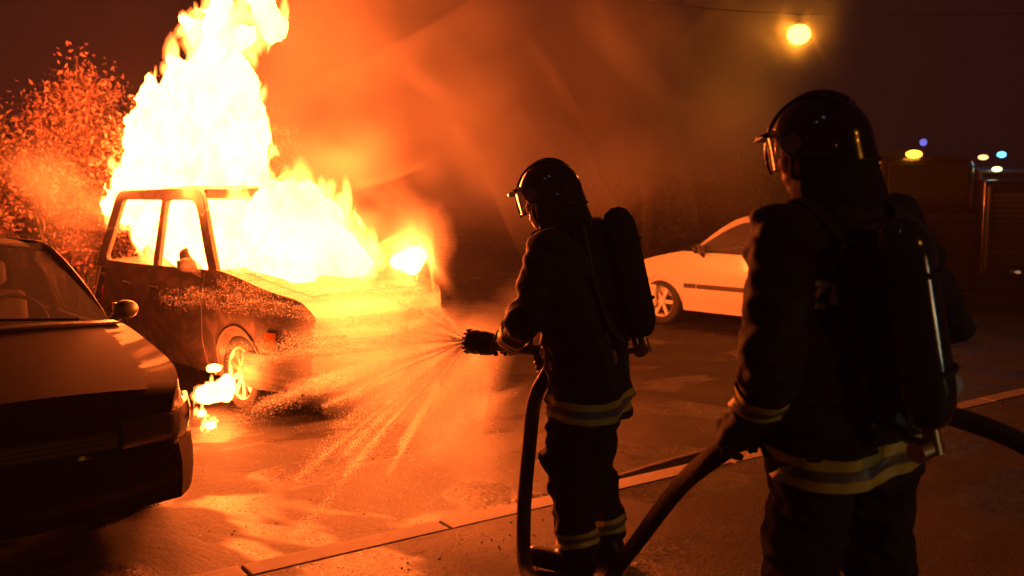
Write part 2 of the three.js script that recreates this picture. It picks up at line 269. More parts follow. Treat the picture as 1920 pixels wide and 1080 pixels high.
  // outline of the nose in plan, for what wraps round it
  const wrap = (s) => { const k = Math.abs(s), sg = Math.sign(s) || 1, w1 = plan(e); if (k < w1) return [V(e + 0.035 * (1 - (k / w1) ** 2), 0, s), V(0.93, 0, 0.3 * s / w1).normalize()]; const d = k - w1, x = e - d, z = plan(x); const dx = 0.02, tz = (plan(x - dx) - z) / dx; return [V(x, 0, z * sg), V(tz, 0, sg).normalize()]; };
  const strip = (s0, s1, y0, y1, off, th, back = false, n = 24) => plate(n, 3, (u, v) => { const s = lerp(s0, s1, u), [p, q] = wrap(s), b = Math.sin(v * Math.PI) * th * 0.35; const y = lerp(typeof y0 === 'function' ? y0(s) : y0, typeof y1 === 'function' ? y1(s) : y1, v); const o = off - th + b; return [(p.x + q.x * o) * (back ? -1 : 1), y, (p.z + q.z * o) * (back ? -1 : 1)]; }, th);
  const H = { plan, top, low, side, lid, wrap, strip, e };
  const bump = c.bumper ?? paint;
  put(strip(1.25, -1.25, 0.24, 0.5, 0.02, 0.035), 'front_bumper', bump, t); put(strip(1.25, -1.25, 0.27, 0.55, 0.02, 0.035, true), 'rear_bumper', bump, t);
  put(strip(0.34, -0.34, 0.535, 0.615, 0.008, 0.012), 'grille', M.black, t);
  for (let k = 0; k < 3; k++) put(strip(0.33, -0.33, 0.548 + k * 0.022, 0.556 + k * 0.022, 0.016, 0.008, false, 8), 'grille_slat', M.trim, t);
  for (const s of [-1, 1]) {
    const h = put(strip(s > 0 ? 0.86 : -0.36, s > 0 ? 0.36 : -0.86, (q) => 0.525 + 0.015 * Math.abs(q), (q) => 0.63 + 0.05 * Math.abs(q), 0.012, 0.03), 'headlight', M.lens, t);
    put(strip(s > 0 ? 0.82 : -0.4, s > 0 ? 0.4 : -0.82, 0.545, (q) => 0.615 + 0.05 * Math.abs(q), -0.004, 0.006), 'reflector', M.reflector, h);
    put(strip(s > 0 ? 0.97 : -0.875, s > 0 ? 0.875 : -0.97, 0.54, (q) => 0.63 + 0.05 * Math.abs(q), 0.012, 0.02, false, 6), 'indicator_lamp', M.amber, t);
    put(strip(s > 0 ? 0.95 : -0.45, s > 0 ? 0.45 : -0.95, 0.58, 0.78, 0.012, 0.03, true), 'tail_lamp', M.redLens, t);
  }
  put(strip(0.26, -0.26, 0.33, 0.44, 0.026, 0.006, false, 8), 'licence_plate', M.plateWhite, t);
  // bonnet, a panel of its own with a shut line round it
  put(plate(14, 14, (u, v) => { const x = lerp(xA0 - 0.02, e - 0.13, v), z = lerp(0.84, -0.84, u) * side(x, top(x)) * (1 - 0.06 * v); return [x, lid(x, z) + 0.002, z]; }, 0.007), 'bonnet', c.bonnetMat ?? paint, t);
  // doors as panels a little proud of the shell
  for (const s of [-1, 1]) {
    const doors = c.doors ?? [[xA0 - 0.22, -0.42], [-0.45, wr + arch * 0.55]];
    for (const [x1, x0] of doors) {
      const d = put(plate(14, 10, (u, v) => { const x = lerp(s > 0 ? x0 : x1, s > 0 ? x1 : x0, u), y = lerp(Math.max(sill + 0.07, low(x) + 0.02), top(x) - 0.03, v); return [x, y, s * (side(x, y) + 0.001)]; }, 0.008), 'door', paint, t);
      const hx = x0 + 0.12, hy = belt - 0.17; put(rbox(0.17, 0.028, 0.03, 0.01).translate(hx, hy, s * (side(hx, hy) + 0.02)), 'door_handle', c.handle ?? M.trim, d);
      if (c.moulding) put(plate(8, 1, (u, v) => { const x = lerp(s > 0 ? x0 + 0.02 : x1 - 0.02, s > 0 ? x1 - 0.02 : x0 + 0.02, u), y = 0.5 + 0.055 * v; return [x, y, s * (side(x, y) + 0.009)]; }, 0.016), 'side_moulding', M.moulding, d);
    }
    if (c.moulding) { const x1 = wf - arch - 0.05, x0 = doors[0][0] + 0.01; if (x1 > x0) put(plate(4, 1, (u, v) => { const x = lerp(s > 0 ? x0 : x1, s > 0 ? x1 : x0, u), y = 0.5 + 0.055 * v; return [x, y, s * (side(x, y) + 0.002)]; }, 0.016), 'side_moulding', M.moulding, t); }
    // wheel arch lips
    for (const w of [wf, wr]) { const pts = []; for (let i = 0; i <= 20; i++) { const a = Math.PI * (0.03 + 0.94 * i / 20), x = w + arch * Math.cos(a), y = R + arch * 0.98 * Math.sin(a); pts.push(V(x, y, s * (side(x, y) + 0.001))); } put(tube(pts, 0.012, 40, 6), 'wheel_arch_lip', paint, t); }
    // mirror
    const mg = new THREE.Group(); mg.name = 'wing_mirror'; t.add(mg); const mx = xA0 - 0.28, mz = s * (side(mx, belt) + 0.0);
    put(bar(V(mx, belt - 0.03, mz - s * 0.04), V(mx, belt + 0.05, mz + s * 0.09), 0.05, 0.04, 0.01, V(1, 0, 0)), 'mirror_arm', c.mirrorMat ?? M.trim, mg);
    const me = new THREE.SphereGeometry(1, 18, 12); me.scale(0.05, 0.06, 0.08); put(me.translate(mx + 0.01, belt + 0.085, mz + s * 0.13), 'mirror_housing', c.mirrorMat ?? M.trim, mg);
    put(rbox(0.006, 0.08, 0.12, 0.003).translate(mx - 0.05, belt + 0.085, mz + s * 0.13), 'mirror_glass', M.chrome, mg);
  }
  // greenhouse
  const bz = side(xA0 - 0.3, top(xA0 - 0.3)) - 0.035, g0 = (s) => V(xA0 + 0.02, c.cowl + 0.005, s * (bz - 0.02)), a1 = (s) => V(xA1, roof - 0.05, s * roofHW), c1 = (s) => V(xC1, roof - 0.06, s * (roofHW - 0.01)), c0 = (s) => V(xC0, belt + 0.0, s * (bz - 0.03)), xB = c.xB ?? -0.38;
  const pm = c.pillar ?? paint;
  put(plate(10, 14, (u, v) => { const x = lerp(xC1 - 0.03, xA1 + 0.03, v), z = lerp(roofHW + 0.015, -roofHW - 0.015, u), k = (2 * v - 1); return [x, roof - 0.04 + 0.05 * (1 - (z / roofHW) ** 2) - 0.035 * k * k, z]; }, 0.018), 'roof', c.roofMat ?? pm, t);
  if (c.header) put(bar(a1(1).add(V(0, -0.03, 0)), a1(-1).add(V(0, -0.03, 0)), c.header, 0.06, 0.02, V(1, 0, 0)), 'windscreen_header', pm, t);
  for (const s of [-1, 1]) {
    // side of the greenhouse: one pressed frame with an opening for each side window
    const pw = c.pw ?? 0.06, sh = new THREE.Shape(), yb = belt - 0.05, yt = roof - 0.035, A0 = g0(s), A1 = a1(s), C1 = c1(s), C0 = c0(s);
    sh.moveTo(A0.x, yb); sh.bezierCurveTo(lerp(A0.x, A1.x, 0.55), lerp(yb, yt, 0.62), A1.x + 0.12, yt, A1.x - 0.12, yt); sh.lineTo(C1.x + 0.08, yt - 0.01); sh.quadraticCurveTo(C1.x - 0.04, yt - 0.02, C1.x - 0.05, yt - 0.1); sh.lineTo(C0.x, yb); sh.closePath();
    const open = (x0b, x1b, x0t, x1t, r, front) => { const h = new THREE.Path(), y0 = belt + 0.015, y1 = roof - 0.05 - pw * 0.8; h.moveTo(x0b + r, y0); h.lineTo(x1b - r * 0.5, y0); h.quadraticCurveTo(x1b, y0, x1b - 0.02, y0 + r); if (front) h.bezierCurveTo(lerp(x1b, x1t, 0.5), lerp(y0, y1, 0.6), x1t + 0.1, y1, x1t - 0.1, y1); else { h.lineTo(x1t, y1 - r); h.quadraticCurveTo(x1t, y1, x1t - r, y1); } h.lineTo(x0t + r, y1); h.quadraticCurveTo(x0t, y1, x0t, y1 - r); h.lineTo(x0b, y0 + r); h.quadraticCurveTo(x0b, y0, x0b + r, y0); sh.holes.push(h); };
    open(xB + 0.04, A0.x - pw * 2.1, xB - 0.0, A1.x - pw * 0.6, 0.05, true); open(C0.x + 0.24, xB - 0.05, C1.x + 0.16, xB - 0.09, 0.06, false);
    const fg = new THREE.ExtrudeGeometry(sh, { depth: 0.03, bevelEnabled: true, bevelThickness: 0.006, bevelSize: 0.006, bevelSegments: 1, curveSegments: 10 }), fp = fg.attributes.position;
    for (let i = 0; i < fp.count; i++) { const k = clamp((fp.getY(i) - belt) / (roof - belt), -0.1, 1); fp.setZ(i, s * (lerp(bz - 0.012, roofHW - 0.012, k) + 0.025 * Math.sin(Math.max(0, k) * 3.1) + (s > 0 ? fp.getZ(i) : 0.03 - fp.getZ(i)))); }
    if (s < 0) for (let i = 0; i < fp.count; i += 3) for (const at3 of [fg.attributes.position, fg.attributes.uv]) { const n = at3.itemSize; for (let q = 0; q < n; q++) { const u = at3.array[(i + 1) * n + q]; at3.array[(i + 1) * n + q] = at3.array[(i + 2) * n + q]; at3.array[(i + 2) * n + q] = u; } }
    fg.deleteAttribute('normal'); put(toCreasedNormals(fg, 0.6), 'window_frame', pm, t);
    if (c.bPillar) put(bar(V(xB, belt - 0.02, s * (bz + 0.03)), V(xB - 0.04, roof - 0.1, s * (roofHW + 0.05)), 0.075, 0.012, 0.004), 'door_pillar', c.bPillar, t);
    if (c.glass !== false) {
      const bt = (x) => V(x, lerp(belt, c.cowl, clamp((x - xC0) / (xA0 - xC0), 0, 1)) - 0.02, s * (bz + 0.004)), win = (xa, xb, ta, tb, nm) => put(gridGeo(8, 6, (u, v) => { const p = bt(lerp(xa, xb, u)), q = V(lerp(ta, tb, u), roof - 0.06, s * (roofHW + 0.004)); const r = p.lerp(q, v); return [r.x, r.y, r.z + s * 0.025 * Math.sin(v * 3.14159)]; }), nm, M.glass, t);
      win(xA0 - 0.03, xB + 0.03, xA1 - 0.01, xB - 0.01, 'front_side_window'); win(xB - 0.04, xC0 + 0.08, xB - 0.07, xC1 + 0.05, 'rear_side_window');
    }
  }
  if (c.glass !== false) {
    put(gridGeo(14, 8, (u, v) => { const p = g0(1).lerp(g0(-1), u), q = a1(1).lerp(a1(-1), u), r = p.lerp(q, v); return [r.x + 0.09 * Math.sin(u * 3.14159) * (1 - 0.4 * v), r.y + 0.012 * Math.sin(u * 3.14159) + 0.01, r.z]; }), 'windscreen', M.glass, t);
    put(gridGeo(12, 6, (u, v) => { const p = c0(-1).lerp(c0(1), u), q = c1(-1).lerp(c1(1), u), r = p.lerp(q, v); return [r.x - 0.06 * Math.sin(u * 3.14159), r.y, r.z]; }), 'rear_window', M.glass, t);
    put(plate(16, 1, (u, v) => { const z = lerp(bz, -bz, u); return [xA0 + lerp(0.0, 0.12, v) + 0.09 * (1 - (z / bz) ** 2), c.cowl + 0.012 + c.crown * (1 - (z / bz) ** 2) * 0.9, z]; }, 0.014), 'cowl', M.trim, t);
    for (const s of [0.05, -0.55]) put(bar(V(xA0 + 0.12, c.cowl + 0.045, s), V(xA0 + 0.05, c.cowl + 0.075, s + 0.52), 0.018, 0.012, 0.005), 'wiper', M.black, t);
  }
  put(bar(V(xA0 - 0.12, belt - 0.03, -bz + 0.06), V(xA0 - 0.12, belt - 0.03, bz - 0.06), 0.3, 0.14, 0.05, V(0, 1, 0)), 'dashboard', M.black, t);
  for (const [x, z] of [[-0.3, 0.34], [-0.3, -0.34], [-1.15, 0.34], [-1.15, -0.34]]) {
    const s = put([T(rbox(0.16, 0.6, 0.46, 0.06, 3), x, belt - 0.12, z, 0, 0, 0.22)], 'seat', c.seatMat ?? M.seat, t);
    put(T(rbox(0.1, 0.17, 0.25, 0.045, 3), x - 0.09, belt + 0.29, z, 0, 0, 0.15), 'headrest', c.seatMat ?? M.seat, s);
  }
  if (c.glass !== false) { const sw = new THREE.TorusGeometry(0.175, 0.014, 8, 30); sw.rotateY(Math.PI / 2); sw.rotateZ(0.45); put([sw.translate(xA0 - 0.48, belt + 0.03, -0.36), bar(V(xA0 - 0.48, belt + 0.03, -0.53), V(xA0 - 0.48, belt + 0.03, -0.19), 0.03, 0.05, 0.01, V(1, 0, 0))], 'steering_wheel', M.black, t); }
  for (const [x, f] of [[wf, 1], [wr, 0]]) for (const s of [-1, 1]) wheelGroup(t, x, R, s * (hw - 0.115), R, f ? (c.steer ?? 0) : 0, c.wheelMats ?? { tyre: M.tyre, rim: M.rim }, c.spokes ?? 5);
  return H;
}
const headingTurn = (hx, hz) => Math.atan2(-hz, hx);                // turns local +x to (hx, hz)
// --- the dark parked car, near on the left
{
  const t = thing('parked_car', 'dark glossy parked car with its bonnet towards the camera, beside the burning car', 'car', [-3.47, LOT, -5.6], headingTurn(0.656, 0.755));
  makeCar(t, { L: 4.2, hw: 0.84, wf: 1.24, wr: -1.3, R: 0.29, arch: 0.35, sill: 0.2, belt: 0.9, cowl: 0.95, nose: 0.74, tail: 0.86, crown: 0.03, roof: 1.44, xA0: 0.78, xA1: 0.06, xC1: -1.3, xC0: -1.75, roofHW: 0.57, paint: M.darkPaint, bumper: M.darkPaint, spokes: 7 });
}
// --- the white hatchback beyond the firefighters
{
  const t = thing('parked_car', 'white hatchback parked beyond the firefighters, glowing orange in the firelight', 'car', [3.38, LOT, -12.15], headingTurn(-0.67, -0.743)); t.scale.setScalar(1.045);
  makeCar(t, { L: 3.62, hw: 0.81, wf: 1.11, wr: -1.15, R: 0.29, arch: 0.345, sill: 0.21, belt: 0.91, cowl: 0.95, nose: 0.73, tail: 0.9, crown: 0.03, roof: 1.43, xA0: 0.73, xA1: 0.01, xC1: -1.3, xC0: -1.66, roofHW: 0.57, paint: M.whitePaint, moulding: true, bPillar: M.black, doors: [[0.53, -0.55]], spokes: 6, wheelMats: { tyre: M.tyre, rim: std(0.6, 0.6, 0.6, 0.4), hub: std(0.6, 0.6, 0.6, 0.4) } });
}
// --- the burning car
const sootMap = noiseTex(512, (u, v) => { const q = tnoise(u, v, 4, 5, 2), k = sstep(q, -0.15, 0.3); return [lin2s(lerp(0.09, 0.17, k)), lin2s(lerp(0.075, 0.13, k)), lin2s(lerp(0.07, 0.12, k))]; }, true, 0.8);
const soot = std(1, 1, 1, 0.55, { map: sootMap, bumpMap: grit, bumpScale: 0.003 });
const BURN = V(-2.4, LOT, -8.72), BH = V(0.682, 0, 0.731), BR = V(-0.731, 0, 0.682);
{
  const t = thing('burning_car', 'tall hatchback engulfed in flames, soot-blackened with its windows gone', 'car', BURN.toArray(), headingTurn(BH.x, BH.z));
  makeCar(t, { L: 4.05, hw: 0.84, wf: 1.25, wr: -1.3, R: 0.31, arch: 0.38, sill: 0.23, belt: 1.05, cowl: 1.1, nose: 0.93, tail: 1.0, crown: 0.03, roof: 1.8, header: 0.09, pw: 0.1, xA0: 0.88, xA1: 0.26, xC1: -1.6, xC0: -1.86, roofHW: 0.6, paint: soot, glass: false, seatMat: M.black, mirrorMat: soot, steer: 0.0, spokes: 9, wheelMats: { tyre: M.tyre, rim: std(0.55, 0.5, 0.45, 0.35, { metalness: 0.7 }) } });
}
// ---------------------------------------------------------------- firefighters (y up, z where they face, x their own left)
const A = (v) => [v.x, v.y, v.z];
// a gloved hand closed round a bar: c = centre of the bar, a = bar direction, n = from the bar to the palm, w = wrist
function grip(c, a, n, w, R) {
  a = a.clone().normalize(); n = n.clone().addScaledVector(a, -n.dot(a)).normalize(); const d = a.clone().cross(n), list = [], r = 0.0115;
  const onRing = (ang, off, rad) => c.clone().addScaledVector(n, Math.cos(ang) * rad).addScaledVector(d, Math.sin(ang) * rad).addScaledVector(a, off);
  const palm = c.clone().addScaledVector(n, R + 0.02);
  for (const o of [-0.03, 0, 0.03]) list.push(cap(A(palm.clone().addScaledVector(a, o).addScaledVector(d, -0.03)), A(palm.clone().addScaledVector(a, o * 1.05).addScaledVector(d, 0.035)), 0.017, 0.016));
  list.push(cap(A(palm.clone().addScaledVector(d, -0.02)), A(w), 0.026, 0.034));
  const fingers = [];
  [-1.5, -0.5, 0.5, 1.5].forEach((k, i) => {
    const len = [2.75, 3.1, 3.2, 2.9][i], pts = [0.55, 0.55 + len * 0.4, 0.55 + len * 0.72, 0.55 + len].map((t, j) => onRing(t, k * 0.0225, R + 0.013 + (j === 0 ? 0.008 : 0)));
    for (let j = 0; j < 3; j++) fingers.push(cap(A(pts[j]), A(pts[j + 1]), r - j * 0.0007, r - (j + 1) * 0.0009));
  });
  const th = [palm.clone().addScaledVector(d, -0.025).addScaledVector(a, 0.03), onRing(-0.9, 0.05, R + 0.018), onRing(-1.75, 0.042, R + 0.014)];
  fingers.push(cap(A(th[0]), A(th[1]), 0.0145, 0.0135), cap(A(th[1]), A(th[2]), 0.013, 0.0115));
  const f = union(list, 0.02), q = union(fingers, 0.004), all = (x, y, z) => smin(f(x, y, z), q(x, y, z), 0.008);
  const pts = [c, w, ...th], lo = [0, 1, 2].map((k) => Math.min(...pts.map((p) => A(p)[k])) - 0.085), hi = [0, 1, 2].map((k) => Math.max(...pts.map((p) => A(p)[k])) + 0.085);
  return nets(all, lo, hi, 0.0045);
}
// a strip lying on a cloth surface: rays run in from outside to the axis
function ringBand(f, c, axis, half, reach, off, a0 = 0, a1 = 6.28319, n = 72, tilt = null) {
  axis = axis.clone().normalize(); const u = (Math.abs(axis.y) > 0.7 ? V(1, 0, 0) : V(0, 1, 0)).cross(axis).normalize(), w = axis.clone().cross(u);
  return gridGeo(n, 4, (s, t) => {
    const ang = lerp(a0, a1, s), dir = u.clone().multiplyScalar(Math.cos(ang)).addScaledVector(w, Math.sin(ang)), o = c.clone().addScaledVector(axis, (t * 2 - 1) * half + (tilt ? tilt(ang) : 0));
    let r = reach; for (let i = 0; i < 60; i++) { const p = o.clone().addScaledVector(dir, r), v = f(p.x, p.y, p.z); if (v < 0.0006) break; r -= Math.max(0.0008, v * 0.6); if (r < 0.02) break; }
    return A(o.addScaledVector(dir, r + off));
  });
}
const HELMET = (() => {                                             // y up, z forward, centre of the head at the origin
  const rim = (a) => { const f = Math.cos(a); return f > 0 ? lerp(-0.045, 0.038, sstep(f, 0.15, 0.75)) : lerp(-0.045, -0.085, sstep(-f, 0.1, 0.9)); };
  const R = (a, y) => { const f = Math.cos(a), k = Math.sqrt(Math.max(0, 1 - (Math.max(0, y + 0.015) / 0.165) ** 2)), l = f > 0 ? 0.152 : 0.165; const fl = y < -0.02 ? (-0.02 - y) * 0.12 : 0; return [Math.sin(a) * (0.125 * k + fl), y, f * (l * k + fl)]; };
  const shell = (off) => gridGeo(56, 20, (u, v) => { const a = u * 6.283185, y = lerp(0.1499, rim(a), 1 - (1 - v) ** 1.6), p = R(a, y); return [p[0] * (1 + off), p[1] * (1 + off * 0.6), p[2] * (1 + off)]; });
  const brim = plate(26, 4, (u, v) => { const a = lerp(0.95, -0.95, u), p = R(a, rim(a) + 0.01), k = (v ** 1.2) * 0.062 * Math.cos(a * 1.2); return [p[0] + Math.sin(a) * k * 0.6, p[1] - k * 0.35 + 0.004, p[2] + k]; }, 0.005);
  const ridge = [-1, 0, 1].map((q) => tube([...Array(13)].map((_, i) => { const a = lerp(-0.35, 2.3, i / 12), z = Math.cos(a) * 0.158, y = -0.015 + Math.sin(a) * 0.167; return V(q * 0.045 * (1 - 0.2 * Math.cos(a)), y - Math.abs(q) * 0.010, z); }), q ? 0.006 : 0.011, 40, 8));
  const rimPts = [...Array(57)].map((_, i) => { const a = i / 56 * 6.283185; return V(...R(a, rim(a))); });
  const edge = new THREE.TubeGeometry(new THREE.CatmullRomCurve3(rimPts.slice(0, -1), true), 110, 0.006, 7, true);
  const curtain = gridGeo(30, 6, (u, v) => { const a = lerp(1.5, 4.783, u), p = R(a, rim(a) + 0.01), k = v * 0.15; return [p[0] * (0.98 + v * 0.12) , p[1] - k + 0.008 * Math.sin(u * 40) * v, p[2] * (0.97 + 0.1 * v) + 0.006 * Math.sin(u * 53) * v]; });
  const visor = gridGeo(22, 8, (u, v) => { const a = lerp(1.15, -1.15, u), y = lerp(0.045, -0.075, v), l = 0.172; return [Math.sin(a) * 0.138, y, Math.cos(a) * l * (1 - 0.05 * v) - 0.01]; });
  const disc = T(new THREE.CylinderGeometry(0.026, 0.03, 0.016, 24), 0, 0, 0, 0, 0, Math.PI / 2);
  return { shell: [shell(0), shell(-0.04)], brim, ridge, edge, curtain, visor, disc };
})();
function firefighter(name, label, pos, facing, J, opt) {
  const t = thing(name, label, 'person', pos, Math.atan2(facing[0], facing[1]), 'firefighters');
  t.rotateZ(-(opt.lean ?? 0)); t.scale.set(...(opt.size ?? [1, 1, 1])); const v = (k) => V(...J[k]), lean = J.chest[2] - J.pelvis[2];
  // jacket
  const torso = [];
  for (const s of [-1, 1]) {
    torso.push(cap([s * 0.085, opt.hem - 0.06, J.pelvis[2]], [s * 0.09, J.waist[1], J.waist[2]], 0.15, 0.135), cap([s * 0.09, J.waist[1], J.waist[2]], [s * 0.105, J.chest[1], J.chest[2]], 0.135, 0.145));
    torso.push(cap([s * 0.09, J.chest[1], J.chest[2]], [s * 0.15, J.shL[1] - 0.03, J.shL[2]], 0.14, 0.1));
  }
  torso.push(cap(J.chest, [J.neck[0], J.neck[1] - 0.03, J.neck[2]], 0.13, 0.085), cap([J.neck[0], J.neck[1] - 0.06, J.neck[2] - 0.01], [J.neck[0], J.neck[1] + 0.02, J.neck[2] + 0.01], 0.1, 0.088));
  const tf = union(torso, 0.06), arms = {};
  for (const s of ['L', 'R']) {
    const E = v('el' + s), Wr = v('wr' + s), cuff = E.clone().lerp(Wr, 0.9), dir = Wr.clone().sub(E).normalize();
    const a = union([cap(J['sh' + s], J['el' + s], 0.088, 0.072), cap(J['el' + s], A(cuff), 0.07, 0.056)], 0.04);
    arms[s] = { f: (x, y, z) => Math.max(a(x, y, z), (x - cuff.x) * dir.x + (y - cuff.y) * dir.y + (z - cuff.z) * dir.z - 0.01), E, cuff, dir };
  }
  const fold = (x, y, z) => 0.014 * n3(x * 5, y * 9 + 3, z * 5) + 0.008 * n3(x * 12, y * 17, z * 12);
  const hemY = (x, z) => opt.hem + 0.012 * Math.sin(x * 9 + z * 7);
  const torsoF = (x, y, z) => Math.max(tf(x, y, z) + fold(x, y, z), hemY(x, z) - y);
  const jac = (x, y, z) => { const q = torsoF(x, y, z), l = arms.L.f(x, y, z), r = arms.R.f(x, y, z), ff = fold(x, y, z); return smin(smin(q, l + ff, 0.045), r + ff, 0.045); };
  const bound = (keys, m) => [[0, 1, 2].map((k) => Math.min(...keys.map((q) => J[q][k])) - m), [0, 1, 2].map((k) => Math.max(...keys.map((q) => J[q][k])) + m)];
  const [jl, jh] = bound(['shL', 'shR', 'elL', 'elR', 'wrL', 'wrR', 'pelvis', 'neck'], 0.26); jl[1] = opt.hem - 0.05;
  // the body under the clothes, one continuous figure with head and neck
  {
    const hd = v('head'), yaw = opt.headYaw ?? 0, cy = Math.cos(yaw), sy = Math.sin(yaw), pt = opt.headPitch ?? 0, cp = Math.cos(pt), sp = Math.sin(pt);
    const h = (x, y, z) => { const x1 = x * cy - z * sy * -1 * -1, z1 = x * sy + z * cy; return [x * cy - z * sy, y * cp + z1 * sp, -y * sp + z1 * cp]; };
    const headF = union([ell([0, 0.025, -0.012], [0.078, 0.095, 0.098]), cap([0, -0.02, 0.045], [0, -0.085, 0.062], 0.06, 0.036), cap([0, 0.0, 0.088], [0, -0.028, 0.108], 0.011, 0.015), ell([0, -0.062, 0.09], [0.026, 0.014, 0.016]), ell([0.079, 0, -0.005], [0.012, 0.032, 0.02]), ell([-0.079, 0, -0.005], [0.012, 0.032, 0.02]), ell([0.036, -0.018, 0.072], [0.026, 0.024, 0.024]), ell([-0.036, -0.018, 0.072], [0.026, 0.024, 0.024])], 0.018);
    const eyes = union([ell([0.032, 0.012, 0.098], [0.017, 0.011, 0.014]), ell([-0.032, 0.012, 0.098], [0.017, 0.011, 0.014])], 0.004), mouth = ell([0, -0.064, 0.108], [0.024, 0.004, 0.01]);
    const face = (x, y, z) => { const q = h(x - hd.x, y - hd.y, z - hd.z); return Math.max(headF(...q), -eyes(...q) - 0.002, -mouth(...q)); };
    const core = [cap(J.head, J.neck, 0.058, 0.062), cap(J.neck, J.chest, 0.07, 0.11), cap(J.chest, J.pelvis, 0.11, 0.11)];
    for (const s of ['L', 'R']) core.push(cap(J['sh' + s], J['el' + s], 0.05, 0.042), cap(J['el' + s], J['wr' + s], 0.042, 0.028), cap(J['sh' + s], J.chest, 0.06, 0.09), cap(J['hip' + s], J['kn' + s], 0.08, 0.055), cap(J['kn' + s], J['an' + s], 0.055, 0.04));
    const cf = union(core, 0.04), all = ['shL', 'shR', 'elL', 'elR', 'wrL', 'wrR', 'anL', 'anR', 'head'], [l, hh] = bound(all, 0.16);
    const b1 = nets(cf, l, hh, 0.016), b2 = nets(face, A(hd).map((q) => q - 0.15), A(hd).map((q) => q + 0.15), 0.0045);
    put([b1, b2], 'body', M.skin, t);
    const hg = new THREE.Group(); hg.name = 'helmet'; hg.position.copy(hd).add(V(0, 0.03, 0)); hg.rotation.set(0, yaw, 0); hg.rotateX(pt); hg.scale.setScalar(opt.headSize ?? 0.92); t.add(hg);
    put(HELMET.shell, 'shell', M.helmet, hg); put(HELMET.brim, 'brim', M.helmet, hg); put(HELMET.ridge, 'crest', M.helmet, hg); put(HELMET.edge, 'edge_trim', M.trim, hg);
    put(HELMET.curtain, 'neck_curtain', M.nomex, hg); put(HELMET.visor, 'visor', M.visor, hg);
    for (const s of [-1, 1]) { put(HELMET.disc.clone().translate(s * 0.132, -0.005, 0.02), 'visor_pivot', M.steel, hg); for (const [y, z] of [[0.04, 0.085], [0.05, -0.05], [-0.03, -0.095], [0.0, 0.075]]) { const k = Math.sqrt(Math.max(0.1, 1 - ((y + 0.015) / 0.165) ** 2 - (z / (z > 0 ? 0.152 : 0.165)) ** 2)); put(new THREE.SphereGeometry(0.0075, 10, 8).translate(s * 0.127 * k, y, z), 'rivet', M.chrome, hg); } }
    put(tube([V(0.118, -0.03, 0.03), V(0.085, -0.1, 0.055), V(0, -0.15, 0.06), V(-0.085, -0.1, 0.055), V(-0.118, -0.03, 0.03)], 0.008, 24, 6), 'chin_strap', M.strap, hg);
  }
  const jm = put(nets(jac, jl, jh, 0.0135), 'jacket', M.nomex, t);
  const band = (parent, f, c, axis, reach, w, n, tilt) => {
    const q = put(ringBand(f, c, axis, w / 2, reach, 0.0035, 0, 6.28319, n, tilt), 'reflective_band', M.tapeYellow, parent);
    put(ringBand(f, c, axis, w / 6, reach, 0.0065, 0, 6.28319, n, tilt), 'silver_stripe', M.tapeSilver, q); return q;
  };
  band(jm, tf ? (x, y, z) => tf(x, y, z) + fold(x, y, z) : jac, V(0, opt.hem + 0.06, lerp(J.pelvis[2], J.waist[2], 0.2)), V(0, 1, 0), 0.5, 0.085, 90, (a) => 0.012 * Math.sin(2 * a));
  for (const s of ['L', 'R']) { const q = arms[s], c = q.E.clone().lerp(q.cuff, 0.78); band(jm, (x, y, z) => cap(A(q.E), A(q.cuff), 0.07, 0.056)(x, y, z) + fold(x, y, z) - 0.004, c, q.dir, 0.2, 0.06, 36); }
  // trousers, boots, gloves
  const legs = [];
  for (const s of ['L', 'R']) legs.push(cap(J['hip' + s], J['kn' + s], 0.112, 0.092), cap(J['kn' + s], [J['an' + s][0], J['an' + s][1] + 0.05, J['an' + s][2]], 0.09, 0.088));
  legs.push(cap(J.hipL, J.hipR, 0.12, 0.12)); const lf = union(legs, 0.025), legF = (x, y, z) => Math.max(lf(x, y, z) + 1.1 * fold(x + 4, y, z), 0.1 - y, y - opt.hem - 0.1);
  const [ll, lh] = bound(['hipL', 'hipR', 'knL', 'knR', 'anL', 'anR'], 0.16); ll[1] = 0.06; lh[1] = opt.hem + 0.12;
  const tr = put(nets(legF, ll, lh, 0.0135), 'trousers', M.trouser, t);
  for (const s of ['L', 'R']) {
    const k = v('kn' + s), a = v('an' + s), c = k.clone().lerp(a, 0.8), one = cap(J['kn' + s], [a.x, a.y + 0.05, a.z], 0.09, 0.088);
    band(tr, (x, y, z) => one(x, y, z) + 1.1 * fold(x + 4, y, z), c, k.clone().sub(a), 0.17, 0.06, 40);
    const toe = V(a.x + (s === 'L' ? 0.025 : -0.025), 0.055, a.z + 0.19), heel = V(a.x, 0.05, a.z - 0.03), bf = union([cap(A(heel), A(toe), 0.05, 0.045), cap([a.x, 0.09, a.z], [a.x, 0.22, a.z], 0.06, 0.062), cap(A(heel), [a.x, 0.12, a.z], 0.052, 0.06)], 0.04);
    put(nets((x, y, z) => Math.max(bf(x, y, z), 0.002 - y), [a.x - 0.13, -0.02, a.z - 0.13], [a.x + 0.13, 0.3, a.z + 0.28], 0.01), 'boot', M.boot, t);
    const [hc, hax, hn, hr] = opt.hands[s]; put(grip(V(...hc), V(...hax), V(...hn), v('wr' + s), hr), 'glove', M.glove, t);
  }
  // breathing set
  const pk = new THREE.Group(); pk.name = 'breathing_set'; const bc = V(0, J.chest[1] - 0.04 - (opt.packDrop ?? 0), J.chest[2] - 0.165); pk.position.copy(bc); pk.rotation.x = Math.atan2(lean, J.chest[1] - J.pelvis[1]) * 0.9; pk.rotation.z = opt.packTilt ?? 0; t.add(pk);
  const cy = opt.cylX ?? 0;
